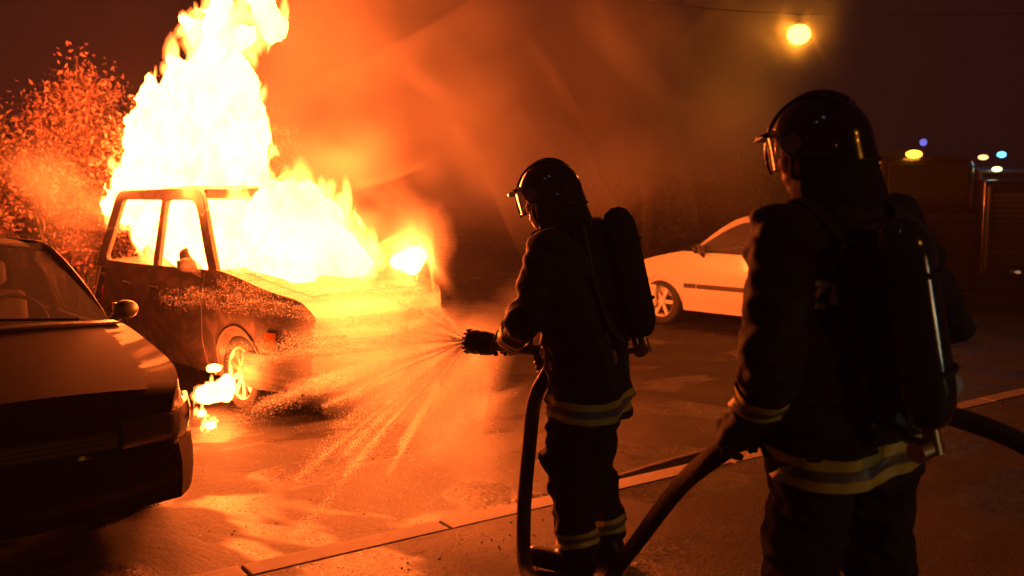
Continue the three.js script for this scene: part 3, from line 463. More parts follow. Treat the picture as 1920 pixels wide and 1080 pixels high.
  put([rbox(0.27, 0.5, 0.03, 0.012, 3), rbox(0.12, 0.56, 0.035, 0.015, 3)], 'backplate', M.trim, pk);
  put(lathe([[0, -0.27], [0.03, -0.27], [0.05, -0.255], [0.068, -0.21], [0.072, -0.17], [0.072, 0.18], [0.067, 0.22], [0.045, 0.26], [0.02, 0.275], [0, 0.277]], 36).translate(cy, 0.02, -0.105), 'air_cylinder', opt.cylMat ?? M.cylinder, pk);
  put([T(new THREE.CylinderGeometry(0.02, 0.024, 0.07, 16), cy, -0.285, -0.105), T(new THREE.CylinderGeometry(0.028, 0.028, 0.035, 12), cy + 0.045, -0.3, -0.105, 0, 0, Math.PI / 2), T(new THREE.CylinderGeometry(0.012, 0.012, 0.07, 10), cy, -0.3, -0.06, Math.PI / 2)], 'cylinder_valve', M.brass, pk);
  for (const y of [0.15, -0.1]) put(T(new THREE.TorusGeometry(0.075, 0.008, 8, 36), cy, y, -0.105, Math.PI / 2), 'cylinder_strap', M.strap, pk);
  put(capTube([V(0.06, -0.27, -0.05), V(0.13, -0.18, -0.03), V(0.135, 0.05, 0.0), V(0.12, 0.24, 0.05), V(0.1, 0.27, 0.16)], 0.011, 40, 8), 'air_hose', M.rubber, pk);
  put([T(rbox(0.05, 0.08, 0.03, 0.01), -0.1, -0.26, -0.03), T(new THREE.CylinderGeometry(0.026, 0.026, 0.03, 16), -0.13, -0.2, -0.045, Math.PI / 2)], 'pressure_reducer', M.steel, pk);
  for (const s of [-1, 1]) {
    const pts = []; for (let i = 0; i <= 14; i++) { const a = lerp(-1.0, 2.4, i / 14), o = V(s * lerp(0.11, 0.125, i / 14), J.chest[1] + 0.05, J.chest[2]), d = V(0, Math.cos(a - 0.4), Math.sin(a - 0.4)); let r = 0.45; for (let k = 0; k < 60; k++) { const p = o.clone().addScaledVector(d, r), q = tf(p.x, p.y, p.z) + fold(p.x, p.y, p.z); if (q < 0.002) break; r -= Math.max(0.001, q * 0.6); } pts.push(o.addScaledVector(d, r + 0.008)); }
    const c = new THREE.CatmullRomCurve3(pts); put(plate(30, 1, (u, w) => { const p = c.getPoint(u); return [p.x + (w - 0.5) * 0.05, p.y, p.z]; }, 0.006), 'shoulder_strap', M.strap, t);
  }
  put(ringBand((x, y, z) => tf(x, y, z) + fold(x, y, z), V(0, J.waist[1] - 0.06, lerp(J.pelvis[2], J.waist[2], 0.7)), V(0, 1, 0), 0.024, 0.5, 0.01), 'waist_belt', M.strap, t);
  return { t, tf: (x, y, z) => tf(x, y, z) + fold(x, y, z) };
}
const F1 = { pos: [0.3, 0, -3.95], f: [-0.86, -0.51] }, F2 = { pos: [0.985, 0, -2.66], f: [-0.46, -0.89], lean: 0.05, size: [1.07, 1.02, 1.07] };
const world = (F, x, y, z) => { const ln = F.lean ?? 0, sz = F.size ?? [1, 1, 1]; x *= sz[0]; y *= sz[1]; z *= sz[2]; [x, y] = [x * Math.cos(ln) + y * Math.sin(ln), y * Math.cos(ln) - x * Math.sin(ln)]; const l = Math.hypot(...F.f), fx = F.f[0] / l, fz = F.f[1] / l; return V(F.pos[0] + fz * x + fx * z, y + F.pos[1], F.pos[2] - fx * x + fz * z); };
const noz = { a: V(0.0, 0.93, 0.12), b: V(0.02, 0.95, 0.55) };       // the branch pipe in the first firefighter's own axes
const nd = noz.b.clone().sub(noz.a).normalize();
firefighter('person', 'firefighter bent over a nozzle, spraying the burning car', F1.pos, F1.f, {
  pelvis: [0, 0.93, -0.05], waist: [0, 1.08, -0.02], chest: [0, 1.29, 0.05], neck: [0, 1.46, 0.1], head: [0, 1.595, 0.165], shL: [0.185, 1.385, 0.06], shR: [-0.185, 1.385, 0.06],
  elL: [0.25, 1.1, 0.14], wrL: [0.11, 0.975, 0.3], elR: [-0.26, 1.08, 0.06], wrR: [-0.09, 0.915, 0.16], hipL: [0.09, 0.88, -0.05], hipR: [-0.09, 0.88, -0.05], knL: [0.1, 0.49, 0.03], knR: [-0.11, 0.49, 0.0], anL: [0.1, 0.09, -0.03], anR: [-0.12, 0.09, -0.06],
}, { hem: 0.675, headPitch: 0.25, cylMat: M.nomex, hands: { L: [[0.012, 0.942, 0.37], A(nd), [0.6, 0.5, -0.2], 0.028], R: [[0.0, 0.88, 0.19], [0, -0.9, -0.35], [-0.7, 0, -0.6], 0.02] } });
const ff2 = firefighter('person', 'firefighter seen from behind with an air cylinder, feeding the hose', F2.pos, F2.f, {
  pelvis: [0, 0.97, -0.02], waist: [0, 1.13, -0.01], chest: [0, 1.37, 0.0], neck: [0, 1.565, 0.03], head: [0, 1.7, 0.07], shL: [0.2, 1.48, 0.0], shR: [-0.2, 1.48, 0.0],
  elL: [0.3, 1.2, -0.07], wrL: [0.25, 0.99, 0.04], elR: [-0.33, 1.2, -0.06], wrR: [-0.24, 1.0, 0.15], hipL: [0.105, 0.92, -0.02], hipR: [-0.105, 0.92, -0.02], knL: [0.13, 0.5, 0.02], knR: [-0.14, 0.5, 0.0], anL: [0.14, 0.09, -0.04], anR: [-0.16, 0.09, -0.05],
}, { hem: 0.805, headYaw: 0.35, headSize: 0.87, headPitch: 0.12, packTilt: -0.16, lean: 0.05, size: F2.size, cylX: 0.035, packDrop: 0.09, hands: { L: [[0.245, 0.925, 0.09], [0.23, -0.6, 0.71], [0.8, 0.5, 0.1], 0.033], R: [[-0.25, 0.945, 0.2], [0.5, 0.1, 0.85], [-0.2, 0.9, -0.1], 0.033] } });
// worn reflective letter marks on the back of the second jacket, too worn to read
{
  const f = ff2.tf, mark = (x0, y0, pts) => { for (const [a, b, c, d] of pts) put(plate(4, 1, (u, v) => { const dx = c - a, dy = d - b, l = Math.hypot(dx, dy), x = x0 + lerp(a, c, u) - dy / l * (v - 0.5) * 0.014, y = y0 + lerp(b, d, u) + dx / l * (v - 0.5) * 0.014; let z = -0.4; for (let k = 0; k < 60; k++) { const q = f(x, y, z); if (q < 0.001) break; z += Math.max(0.001, q * 0.6); } return [x, y, z - 0.006]; }, 0.002), 'reflective_letter', M.letter, ff2.t); };
  mark(0.2, 1.335, [[0.02, 0.03, -0.02, 0.03], [-0.02, 0.03, 0.02, -0.03], [0.02, -0.03, -0.02, -0.03]]); mark(0.145, 1.338, [[0.018, 0.03, 0.018, -0.03], [0.018, 0.03, -0.018, 0.03], [0.018, 0, -0.012, 0]]);
}
// ---------------------------------------------------------------- nozzle and hoses
{
  const t = thing('fire_nozzle', 'black fire hose nozzle with pistol grip, aimed at the burning car', 'nozzle', F1.pos, Math.atan2(F1.f[0], F1.f[1]));
  const q = new THREE.Quaternion().setFromUnitVectors(V(0, 1, 0), nd), L = noz.a.distanceTo(noz.b), on = (g, k) => { g.applyQuaternion(q); g.translate(...noz.a.clone().lerp(noz.b, k).toArray()); return g; };
  put(on(lathe([[0, -0.16], [0.03, -0.16], [0.032, -0.1], [0.026, -0.09], [0.026, 0.02], [0.034, 0.03], [0.034, 0.06], [0.028, 0.075], [0.026, 0.2], [0, 0.2]], 24), 0.4), 'barrel', M.trim, t);
  put(on(lathe([[0.028, 0], [0.05, 0.015], [0.056, 0.06], [0.05, 0.075], [0.056, 0.09], [0.054, 0.13], [0.04, 0.135], [0.036, 0.1], [0, 0.1]], 24), 0.72), 'spray_head', M.rubber, t);
  const teeth = []; for (let i = 0; i < 14; i++) { const a = i / 14 * 6.283; teeth.push(on(rbox(0.012, 0.016, 0.01, 0.003).translate(Math.cos(a) * 0.053, 0.135, Math.sin(a) * 0.053), 0.72)); } put(teeth, 'bumper_teeth', M.rubber, t);
  put(bar(V(0, 0.935, 0.21), V(0, 0.81, 0.16), 0.032, 0.042, 0.014), 'pistol_grip', M.trim, t);
  put([...capTube([V(0.045, 0.94, 0.23), V(0.05, 1.04, 0.21), V(0, 1.065, 0.2), V(-0.05, 1.04, 0.21), V(-0.045, 0.94, 0.23)], 0.009, 30, 8)], 'shutoff_bail', M.trim, t);
  put(on(lathe([[0.03, 0], [0.044, 0.01], [0.044, 0.06], [0.03, 0.07]], 8), 0.0), 'coupling', M.steel, t);
}
{
  const hA = world(F1, ...A(noz.a)), l2 = world(F2, 0.245, 0.925, 0.09), r2 = world(F2, -0.25, 0.945, 0.2);
  const pts = [hA, world(F1, 0.06, 0.89, 0.11), world(F1, 0.15, 0.77, 0.14), V(0.075, 0.55, -3.92), V(0.05, 0.2, -3.9), V(0.06, 0.05, -3.78), V(0.16, 0.032, -3.55), V(0.33, 0.032, -3.5), V(0.42, 0.06, -3.72), V(0.48, 0.3, -3.45), V(0.56, 0.62, -3.08), world(F2, 0.281, 0.83, 0.2), l2, world(F2, 0.215, 1.0, 0.0), world(F2, 0.14, 1.03, 0.1), world(F2, 0.0, 1.0, 0.26), world(F2, -0.12, 0.955, 0.3), world(F2, -0.2, 0.95, 0.28), r2, world(F2, -0.31, 0.935, 0.11), world(F2, -0.5, 0.8, -0.25), V(1.55, 0.45, -2.35), V(1.75, 0.12, -2.1), V(2.0, 0.032, -1.8), V(2.6, 0.032, -1.2)];
  const h = put(tube(pts, 0.031, 420, 14), 'fire_hose', M.hose); tag(h, 'hose from the nozzle through both firefighters’ hands', 'hose');
  const q = V(0.55, 0, -5.42), pts2 = [V(-0.7, LOT + 0.03, -4.62), V(-0.1, LOT + 0.03, -4.95), V(0.3, LOT + 0.03, -5.18), V(0.62, LOT + 0.03, -5.36), V(1.05, LOT + 0.03, -5.75), V(1.5, LOT + 0.03, -6.1), V(2.4, LOT + 0.03, -6.7), V(4, LOT + 0.03, -7.2), V(7, LOT + 0.03, -9.5)];
  tag(put(tube(pts2.slice(3), 0.033, 160, 10), 'fire_hose', M.hose), 'hose lying flat on the asphalt just past the kerb', 'hose');
}
// ---------------------------------------------------------------- fire: a bright core wrapped in thin glowing wisps of burning gas
const FIRE = [1, 0.14, 0.020];
const glow = (k, opacity, wispy) => { const m = new THREE.MeshStandardMaterial({ color: 0x000000, roughness: 1, transparent: wispy || opacity < 1, opacity, vertexColors: !!wispy, side: THREE.DoubleSide }); m.emissive.setRGB(...FIRE); m.emissiveIntensity = k; return m; };
const CORE = glow(50, 0.9), FRINGE = glow(30, 0.5, true);
// a wisp of gas or mist: a small curved sheet, dense in the middle and thinning out to nothing (vertex alpha = how much matter there is)
function wispGeo(rings, seg, bow) {
  const p = [0, 0, 0], c = [1, 1, 1, 1], idx = [], ph = rnd() * 6.28; bow *= rr(-1, 1);
  for (let i = 1; i <= rings; i++) for (let j = 0; j < seg; j++) { const r = i / rings, a = j / seg * 6.283185, w = r * (1 + 0.16 * Math.sin(2 * a + ph) + 0.1 * Math.sin(3 * a - ph * 2)); p.push(Math.cos(a) * w, Math.sin(a) * w, bow * (r * r - 0.35) + 0.1 * r * r * Math.sin(2 * a + ph * 3) + 0.05 * r * Math.sin(3 * a + ph)); c.push(1, 1, 1, i === rings ? 0 : (1 - r * r) ** 2); }
  for (let j = 0; j < seg; j++) idx.push(0, 1 + j, 1 + (j + 1) % seg);
  for (let i = 0; i < rings - 1; i++) for (let j = 0; j < seg; j++) { const a = 1 + i * seg + j, b = 1 + i * seg + (j + 1) % seg; idx.push(a, a + seg, b + seg, a, b + seg, b); }
  const g = new THREE.BufferGeometry(); g.setAttribute('position', new THREE.Float32BufferAttribute(p, 3)); g.setAttribute('color', new THREE.Float32BufferAttribute(c, 4)); g.setIndex(idx); g.computeVertexNormals(); return g;
}
const WISPS = [0, 1, 2, 3].map(() => wispGeo(4, 11, 0.12));
function wisps(list) {                                              // merges wisps: { p, s, tall?, q? }
  const P = [], N = [], C = [], I = [], v = V(), Q = new THREE.Quaternion();
  for (const o of list) {
    const g = WISPS[Math.floor(rnd() * 4)], a = g.attributes, base = P.length / 3; o.q ? Q.copy(o.q) : Q.set(gauss(), gauss(), gauss(), gauss()).normalize();
    for (let i = 0; i < a.position.count; i++) { v.fromBufferAttribute(a.position, i).multiplyScalar(o.s).applyQuaternion(Q); P.push(o.p.x + v.x, o.p.y + v.y * (o.tall ?? 1), o.p.z + v.z); v.fromBufferAttribute(a.normal, i).applyQuaternion(Q); N.push(v.x, v.y, v.z); C.push(1, 1, 1, a.color.getW(i) * (o.d ?? 1)); }
    for (let k = 0; k < g.index.count; k++) I.push(base + g.index.getX(k));
  }
  const g = new THREE.BufferGeometry(); g.setAttribute('position', new THREE.Float32BufferAttribute(P, 3)); g.setAttribute('normal', new THREE.Float32BufferAttribute(N, 3)); g.setAttribute('color', new THREE.Float32BufferAttribute(C, 4)); g.setIndex(I); return g;
}
function flame(label, blobs, count, opt = {}) {
  const B = blobs.map(([x, y, z, r, tall]) => ({ p: opt.inCar ? BURN.clone().addScaledVector(BH, x).addScaledVector(BR, z).add(V(0, y, 0)) : at(x, y, z), r, t: tall ?? 1.15 })), lo = [1e9, 1e9, 1e9], hi = [-1e9, -1e9, -1e9], wob = opt.wob ?? 0.16, fr = opt.freq ?? 1.9;
  for (const b of B) for (let k = 0; k < 3; k++) { const e = b.r * 1.35 * b.t; lo[k] = Math.min(lo[k], A(b.p)[k] - e); hi[k] = Math.max(hi[k], A(b.p)[k] + e); }
  const rm = Math.max(...B.map((b) => b.r)), mean = B.reduce((s, b) => s + b.r, 0) / B.length;
  const f = (x, y, z) => { let d = 1e9; for (const b of B) { const X = (x - b.p.x), Y = (y - b.p.y) / b.t, Z = z - b.p.z; d = smin(d, Math.sqrt(X * X + Y * Y + Z * Z) - b.r, 0.12); } return d + wob * Math.min(1, rm / 0.3) * (fbm(x * fr, y * fr * 0.6, z * fr, 4) * 1.6); };
  const t = thing('flame', label, 'flame', [0, 0, 0], 0, opt.group ?? 'flames on the burning car'); t.position.copy(V(...lo)); const off = V(...lo).negate();
  const core = nets((x, y, z) => f(x, y, z) + (opt.inset ?? 0.05), lo, hi, opt.cell ?? 0.04); core.translate(...A(off)); put(core, 'flame_core', CORE, t);
  const list = [], soft = opt.soft ?? 0.07, tot = B.reduce((s, b) => s + b.r ** 2, 0);
  for (let i = 0, guard = 0; i < count && guard < count * 200; guard++) {
    let q = rnd() * tot, b = B[0]; for (const c of B) { q -= c.r ** 2; if (q < 0) { b = c; break; } }
    const d = V(gauss(), gauss(), gauss()).normalize().multiplyScalar(b.r * Math.cbrt(rr(0.3, 2.2))), p = V(b.p.x + d.x, b.p.y + d.y * b.t, b.p.z + d.z), v = f(p.x, p.y, p.z);
    if (v < -0.06 || rnd() > Math.exp(-Math.max(0, v) / soft)) continue; list.push({ p: p.add(off), s: mean * rr(0.22, 0.5), tall: rr(1.1, 2.4) }); i++;
  }
  const m = put(wisps(list), 'flame_tongues', FRINGE, t); m.userData.kind = 'stuff'; return t;
}
flame('tall flame column rising from the roof of the burning car', [[248, 352, 9.7, 0.17, 1.3], [228, 384, 9.9, 0.13, 1.3], [485, 345, 8.8, 0.13, 1.3], [275, 330, 9.6, 0.27], [340, 300, 9.4, 0.4], [430, 296, 9.2, 0.36], [325, 245, 9.4, 0.36, 1.3], [405, 230, 9.3, 0.42, 1.3], [375, 165, 9.3, 0.3, 1.3], [425, 170, 9.3, 0.25, 1.3], [460, 265, 9.2, 0.25], [405, 105, 9.3, 0.22, 1.2], [370, 52, 9.3, 0.13, 1], [410, 48, 9.3, 0.2, 1], [455, 60, 9.3, 0.18, 1], [512, 50, 9.2, 0.15, 1], [482, 8, 9.3, 0.14]], 420, { cell: 0.04, inset: 0.02, wob: 0.15, freq: 2.3 });
flame('wide flame billowing out of the windscreen over the bonnet', [[470, 455, 7.9, 0.2], [520, 445, 7.8, 0.36], [590, 440, 7.8, 0.34], [548, 395, 7.8, 0.24], [645, 465, 7.7, 0.17], [500, 505, 7.6, 0.2], [545, 515, 7.4, 0.17], [690, 490, 7.6, 0.1]], 200, { inset: 0.02, wob: 0.11 });
flame('fire filling the front seats behind the side window', [[0.35, 1.28, 0.22, 0.34], [0.0, 1.33, 0.25, 0.38], [0.1, 1.33, -0.2, 0.36], [-0.25, 1.33, 0.22, 0.36]], 50, { inCar: true, wob: 0.07 });
flame('fire filling the back seats and bursting from the tail', [[-0.7, 1.34, 0.24, 0.37], [-1.15, 1.34, 0.24, 0.38], [-1.5, 1.36, 0.15, 0.34], [-1.9, 1.4, 0.2, 0.25], [-2.1, 1.55, 0.3, 0.16, 1.4]], 82, { inCar: true, wob: 0.09 });
flame('small bright flame on the far headlight of the burning car', [[772, 492, 7.7, 0.1, 1.3], [742, 492, 7.7, 0.06], [785, 478, 7.7, 0.06]], 29, { wob: 0.06, freq: 4, soft: 0.02, inset: 0.015, cell: 0.02 });
const GG = 'bright patches on the ground';  // bright patches by the wheel, built as small glowing flame shapes
flame('bright patch on the ground against the front wheel', [[400, 735, 7.3, 0.12, 0.7], [425, 722, 7.3, 0.08], [382, 745, 7.3, 0.07, 0.6]], 29, { wob: 0.07, freq: 4, soft: 0.025, inset: 0.015, cell: 0.02, group: GG });
flame('flat bright patch just above the one at the front wheel', [[405, 690, 7.3, 0.045, 0.6], [395, 691, 7.3, 0.035, 0.6]], 14, { wob: 0.02, freq: 5, soft: 0.02, inset: 0.01, cell: 0.012, group: GG });
flame('small bright patch closest to the dark car bumper', [[395, 797, 6.55, 0.055, 0.7]], 14, { wob: 0.03, freq: 5, soft: 0.02, inset: 0.01, cell: 0.012, group: GG });
flame('small flat bright patch between the front wheel and the dark car bumper', [[378, 775, 6.7, 0.042, 0.7]], 14, { wob: 0.03, freq: 5, soft: 0.02, inset: 0.008, cell: 0.01, group: GG });
flame('tiny flame on the ground ahead of the front wheel', [[541, 690, 7.2, 0.022, 1.3]], 14, { wob: 0.01, freq: 6, soft: 0.015, inset: 0.006, cell: 0.008, group: GG });

for (const [x, y, z, I, R] of [[440, 280, 8.5, 44, 0.3], [640, 410, 7.1, 45, 0.25], [770, 484, 6.8, 95, 0.12], [330, 330, 8.3, 16, 0.25], [230, 260, 10.2, 110, 0.3], [410, 700, 7.0, 7, 0.08]]) {  // some stand clear of the flames, added to brighten the spray and shrubs
  const l = new THREE.PointLight(new THREE.Color(...FIRE), I); l.name = 'flame_and_fill_light'; l.position.copy(at(x, y, z)); l.castShadow = true; l.shadow.radius = R / 0.02; scene.add(l);
}
function flecks(list, size) {
  const n = list.length, p = new Float32Array(n * 9), nn = new Float32Array(n * 9), a = V(), b = V(), c = V(), ax = ['x', 'y', 'z'];
  for (let i = 0; i < n; i++) {
    const o = list[i], s = size * (o.s ?? 1); a.set(gauss(), gauss(), gauss()).normalize(); b.set(gauss(), gauss(), gauss()).cross(a).normalize(); c.copy(a).cross(b);
    for (let k = 0; k < 3; k++) { const w = k * 2.0944; for (let q = 0; q < 3; q++) { p[i * 9 + k * 3 + q] = o[ax[q]] + s * (Math.cos(w) * a[ax[q]] + Math.sin(w) * b[ax[q]]); nn[i * 9 + k * 3 + q] = c[ax[q]]; } }
  }
  const g = new THREE.BufferGeometry(); g.setAttribute('position', new THREE.BufferAttribute(p, 3)); g.setAttribute('normal', new THREE.BufferAttribute(nn, 3)); return g;
}
// ---------------------------------------------------------------- smoke: drifting wisps of soot
const sootMat = (o) => std(0.33, 0.31, 0.30, 1, { transmission: 0.5, thickness: 0, specularIntensity: 0, transparent: true, opacity: o, vertexColors: true, side: THREE.DoubleSide });
function smoke(name, label, want, sampler, opacity) {
  const list = []; for (let g = 0; list.length < want && g < want * 60; g++) { const q = sampler(); if (q) list.push(q); }
  const m = put(wisps(list), name, sootMat(opacity)); return tag(m, label, 'smoke', null, 'stuff');
}
// the plume leaves the roof, leans over to the firefighters' side and away, and thins out
smoke('smoke_plume', 'smoke drifting from the burning car over towards the street lamp', 105, () => {
  const t = rnd() ** 0.6, px = lerp(500, 1750, t), py = rr(-160, lerp(360, 300, t)), Z = lerp(9.2, 15, t) + gauss() * 0.9, p = at(px, py, Z);
  const d = fbm(p.x * 0.5 + 3, p.y * 0.5, p.z * 0.35, 3) * 1.7 + 0.42 - 0.2 * t - 0.6 * sstep(t, 0.6, 0.85); return rnd() < d ? { p, s: rr(0.75, 1.45) * (1 + 0.35 * t), d: rr(0.5, 1) * (1 - 0.35 * t) } : null;
}, 0.34);
smoke('steam_cloud', 'lit steam rising between the bonnet and the nozzle', 30, () => ({ p: at(700 + gauss() * 110, 400 + gauss() * 110, rr(6.6, 8.2)), s: rr(0.25, 0.6), d: rr(0.4, 1) }), 0.22);
smoke('ground_haze', 'thin lit smoke hanging behind the dark car', 10, () => ({ p: at(rr(-60, 230), rr(270, 470), rr(9, 11)), s: rr(0.35, 0.7), d: rr(0.5, 1) }), 0.2);
{ const c = at(1498, 64, 12.5); smoke('lamp_halo_wisps', 'thin smoke wisps added round the lit street lamp to form its halo', 22, () => ({ p: c.clone().add(V(gauss(), gauss(), gauss()).multiplyScalar(0.16)), s: rr(0.3, 0.6) }), 0.065); }  // wisps added close round the bowl to give the lamp its halo
// ---------------------------------------------------------------- water spray: a few hundred thousand tiny drops
{
  const mat = std(0.97, 0.97, 0.97, 1, { transmission: 0.8, thickness: 0, specularIntensity: 0.1, side: THREE.DoubleSide });
  const o = world(F1, ...A(noz.b.clone().addScaledVector(nd, 0.02))), aim = at(480, 640, 5.6).sub(o).normalize(), side = V(0, 1, 0).cross(aim).normalize(), up = aim.clone().cross(side);
  const t = thing('water_spray', 'glowing fan of water spray and mist from the nozzle', 'spray'); t.userData.kind = 'stuff';
  const jl = [], ml = [], jets = []; for (let i = 0; i < 38; i++) jets.push([clamp(gauss() * 0.3, -0.55, 0.55), clamp(gauss() * 0.34 - 0.16, -0.95, 0.26), rr(0.008, 0.022), rr(0.9, 2.0)]);
  for (let i = 0; i < 150000; i++) {
    const j = jets[Math.floor(rnd() * jets.length)], r = rr(0.03, 1) ** 1.3 * j[3], d = aim.clone().addScaledVector(side, j[0] + gauss() * j[2]).addScaledVector(up, j[1] + gauss() * j[2]).normalize(), p = o.clone().addScaledVector(d, r);
    p.y -= 0.025 * r * r; if (p.y < LOT) continue; p.s = rr(0.5, 1.2); jl.push(p);
  }
  // fine mist drifting from the jets and sinking to the ground in front of the nozzle
  const fall = at(855, 800, 4.5).sub(o), puff = (k) => { const r = Math.abs(gauss()) * 0.5 + 0.06, u = rnd(), d = aim.clone().lerp(fall.clone().normalize(), u * 1.1).addScaledVector(side, gauss() * 0.3).addScaledVector(up, gauss() * 0.22).normalize(); return o.clone().addScaledVector(d, r * k); };
  for (let i = 0; i < 40000; i++) { const p = puff(1.05); if (p.y < 0.01) continue; p.s = rr(0.5, 1.1); ml.push(p); }
  put(flecks(jl, 0.0019), 'jets', mat, t).userData.kind = 'stuff'; put(flecks(ml, 0.0019), 'mist', mat, t).userData.kind = 'stuff';
  const soft = std(0.97, 0.97, 0.97, 1, { transmission: 0.6, thickness: 0, specularIntensity: 0.1, transparent: true, opacity: 0.42, vertexColors: true, side: THREE.DoubleSide }), vl = [];
  for (let i = 0; i < 48; i++) { const p = puff(0.95); if (p.y > 0.15 && p.distanceTo(o) > 0.24) vl.push({ p, s: 0.12 + 0.3 * p.distanceTo(o) * rr(0.7, 1.3), d: rr(0.5, 1) }); }
  put(wisps(vl), 'vapour', soft, t).userData.kind = 'stuff';
}
// ---------------------------------------------------------------- street lamp
function lampPost(label, x, z, h, dir, I, hung) {
  const t = thing('street_lamp', label, 'street lamp', [x, LOT, z], dir, 'sodium street lamps');
  if (hung) put([...capTube([V(-6, h + 0.75, 1.5), V(-2, h + 0.45, 0.4), V(0, h + 0.38, 0), V(2, h + 0.45, -0.4), V(6, h + 0.75, -1.5)], 0.008, 30, 5), T(new THREE.CylinderGeometry(0.006, 0.006, 0.2, 6), 0, h + 0.3, 0)], 'cable', M.black, t); else put([lathe([[0.09, 0], [0.09, 0.5], [0.065, 0.55], [0.05, h - 0.4], [0.045, h - 0.1]], 14)], 'post', M.black, t);
  put(T(new THREE.CylinderGeometry(0.05, 0.07, 0.08, 16), 0, h + (hung ? 0.26 : -0.02), 0), 'lamp_socket', M.black, t);
  const bm = new THREE.MeshStandardMaterial({ color: 0x000000 }); bm.emissive.setRGB(1, 0.36, 0.04); bm.emissiveIntensity = 14;
  const bowl = new THREE.SphereGeometry(0.135, 24, 16); bowl.scale(1.1, 0.95, 1.0); put(bowl.translate(0, h + 0.13, 0), 'lamp_bowl', bm, t);
  const l = new THREE.PointLight(new THREE.Color(1, 0.3, 0.02), I); l.name = 'lamp_light'; l.position.set(0, h + 0.13, 0); l.castShadow = true; l.shadow.radius = 5; t.add(l);
}
{ const p = at(1498, 64, 12.5); lampPost('lit sodium street lamp hung on a cable above the helmet of the standing firefighter', p.x, p.z, p.y - 0.13 - LOT, Math.PI, 14, true); }
lampPost('unseen lamp behind the camera, out of view, lighting the backs of the firefighters', 5.6, 2.2, 4.2, 2.8, 7);  // out of view, placed to light the firefighters from behind
// unseen lamp, out of view, placed to give the streaks on the air cylinder
{
  const t = thing('unseen_panel_lamp', 'unseen lamp on a tripod, out of view, giving the streaks on the air cylinder', 'unseen lamp', [4.6, 0, -0.2], -1.9);
  for (let i = 0; i < 3; i++) { const a = i * 2.094; put(bar(V(0, 1.0, 0), V(Math.cos(a) * 0.5, 0.01, Math.sin(a) * 0.5), 0.025, 0.025, 0.008), 'leg', M.steel, t); }
  put([lathe([[0.02, 0.2], [0.02, 2.0]], 10), rbox(0.5, 0.85, 0.1, 0.02).translate(0, 0.95, -0.065)], 'mast', M.trim, t);
  for (const [x, w, col, k] of [[-0.16, 0.1, [0.75, 0.95, 0.7], 12], [0.16, 0.1, [1, 0.3, 0.03], 12]]) {  // tall panels placed to reflect as pale and amber streaks
    const m = new THREE.MeshStandardMaterial({ color: 0x000000 }); m.emissive.setRGB(...col); m.emissiveIntensity = k; put(rbox(w, 0.75, 0.02, 0.008).translate(x, 0.95, 0), 'lamp_panel', m, t);
    const l = new THREE.PointLight(new THREE.Color(...col), 0.15); l.name = 'unseen_lamp_light'; l.position.set(x, 0.95, 0.06); l.castShadow = true; l.shadow.radius = 4; t.add(l);
  }
}
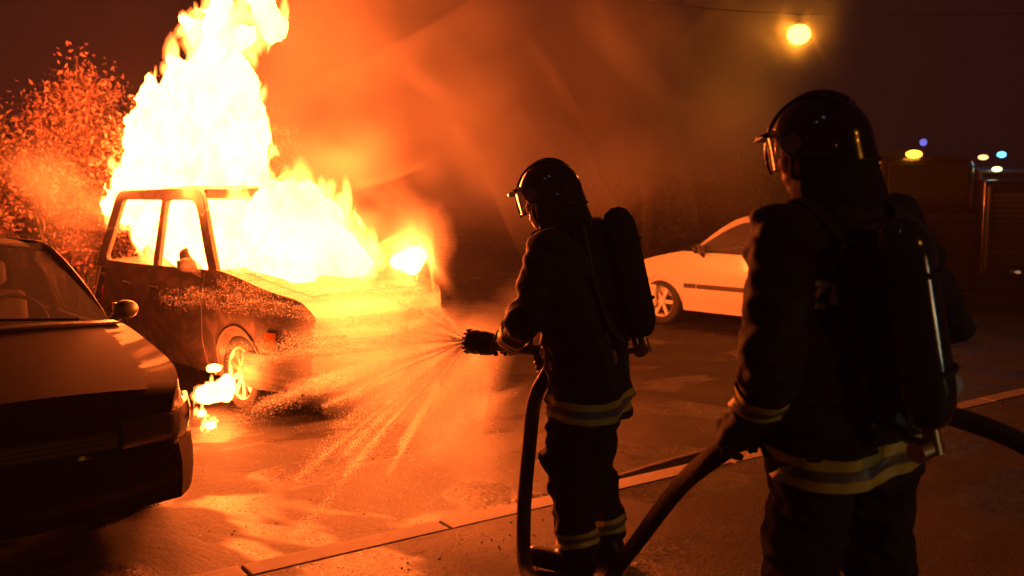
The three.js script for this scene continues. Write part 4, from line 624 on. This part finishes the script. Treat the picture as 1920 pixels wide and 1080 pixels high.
// ---------------------------------------------------------------- fire engine far on the right
function lamp(parent, name, x, y, z, col, k, I, sx = 0.1, sy = 0.07) {
  const m = new THREE.MeshStandardMaterial({ color: 0x000000 }); m.emissive.setRGB(...col); m.emissiveIntensity = k; const g = new THREE.SphereGeometry(1, 14, 10); g.scale(sx * 0.75, sy * 0.75, 0.05);
  put(g.translate(x, y, z), name, m, parent);
  if (I) { const l = new THREE.PointLight(new THREE.Color(...col), I); l.name = name; l.position.set(x, y, z); l.castShadow = true; l.shadow.radius = 3; parent.add(l); }
}
{
  const t = thing('fire_engine', 'dark red fire engine with blue beacons and amber lamps beyond the standing firefighter', 'fire engine', [7.4, LOT, -14.6], 0.1);
  // cab to the left, equipment body to the right; x along the vehicle
  put([rbox(1.75, 1.05, 2.1, 0.12, 3).translate(-1.65, 0.95, 0), rbox(1.55, 0.85, 2.0, 0.16, 3).translate(-1.55, 1.86, 0)], 'cab', M.engineRed, t);
  put(rbox(4.6, 1.4, 2.2, 0.05, 3).translate(1.55, 1.25, 0), 'equipment_body', M.engineRed, t);
  put(rbox(1.2, 0.5, 0.02, 0.008).translate(-1.55, 1.92, 1.0), 'side_window', M.black, t); put(rbox(0.02, 0.55, 1.7, 0.008).translate(-2.335, 1.9, 0), 'windscreen', M.black, t);
  for (let k = 0; k < 3; k++) for (let i = 0; i < 14; i++) put(rbox(1.36, 0.062, 0.03, 0.012).translate(0.05 + k * 1.46, 0.75 + i * 0.075, 1.105), 'shutter_slat', M.alu, t);
  for (let k = 0; k < 4; k++) put(rbox(0.06, 1.2, 0.05, 0.015).translate(-0.68 + k * 1.46, 1.25, 1.12), 'shutter_guide', M.alu, t);
  for (const z of [-0.25, 0.25]) put(bar(V(-0.5, 2.13, z), V(3.8, 2.13, z), 0.05, 0.07, 0.01), 'ladder_rail', M.alu, t);
  for (let i = 0; i < 13; i++) put(bar(V(-0.4 + i * 0.34, 2.13, -0.25), V(-0.4 + i * 0.34, 2.13, 0.25), 0.03, 0.03, 0.01, V(1, 0, 0)), 'ladder_rung', M.alu, t);
  for (const z of [-0.9, 0.9]) for (const x of [-0.7, 3.6]) put(bar(V(x, 1.95, z), V(x, 2.08, z), 0.05, 0.05, 0.01), 'roof_post', M.alu, t);
  for (const z of [-0.9, 0.9]) put(bar(V(-0.75, 2.07, z), V(3.7, 2.05, z), 0.05, 0.05, 0.02), 'roof_handrail', M.alu, t);
  put(rbox(0.28, 0.12, 1.5, 0.04).translate(-1.6, 2.33, 0), 'light_bar', M.trim, t);
  lamp(t, 'beacon_lamp', -1.42, 2.5, 0.6, [0.18, 0.18, 0.9], 0.9, 0, 0.07, 0.07);
  lamp(t, 'amber_lamp', -1.75, 2.31, 0.95, [1, 0.4, 0.03], 5, 0.4, 0.17, 0.08);
  lamp(t, 'work_lamp', -0.7, 2.27, 0.95, [1, 0.6, 0.2], 2.2, 0, 0.1, 0.05); lamp(t, 'beacon_lamp', -0.42, 2.31, 0.95, [0.1, 0.5, 1], 3.5, 0.3, 0.09, 0.06); lamp(t, 'work_lamp', -0.5, 2.1, 0.98, [0.85, 1, 0.35], 3.2, 0, 0.1, 0.05);
  lamp(t, 'reflector_glint', -0.22, 0.62, 1.16, [1, 0.5, 0.2], 0.3, 0, 0.05, 0.03);  // glint of a lamp reflector, put in as a faint glow
  for (const [x] of [[-1.6], [2.6]]) for (const s of [-1, 1]) wheelGroup(t, x, 0.44, s * 0.98, 0.44, 0, { tyre: M.tyre, rim: M.steel }, 8);
  put(rbox(6.2, 0.25, 2.0, 0.05).translate(0.7, 0.45, 0), 'chassis', M.black, t);
}
// thin smoke in the air all over the place
scene.fog = new THREE.FogExp2(new THREE.Color(0.9, 0.88, 0.86), 0.0014);
renderer.render(scene, camera);
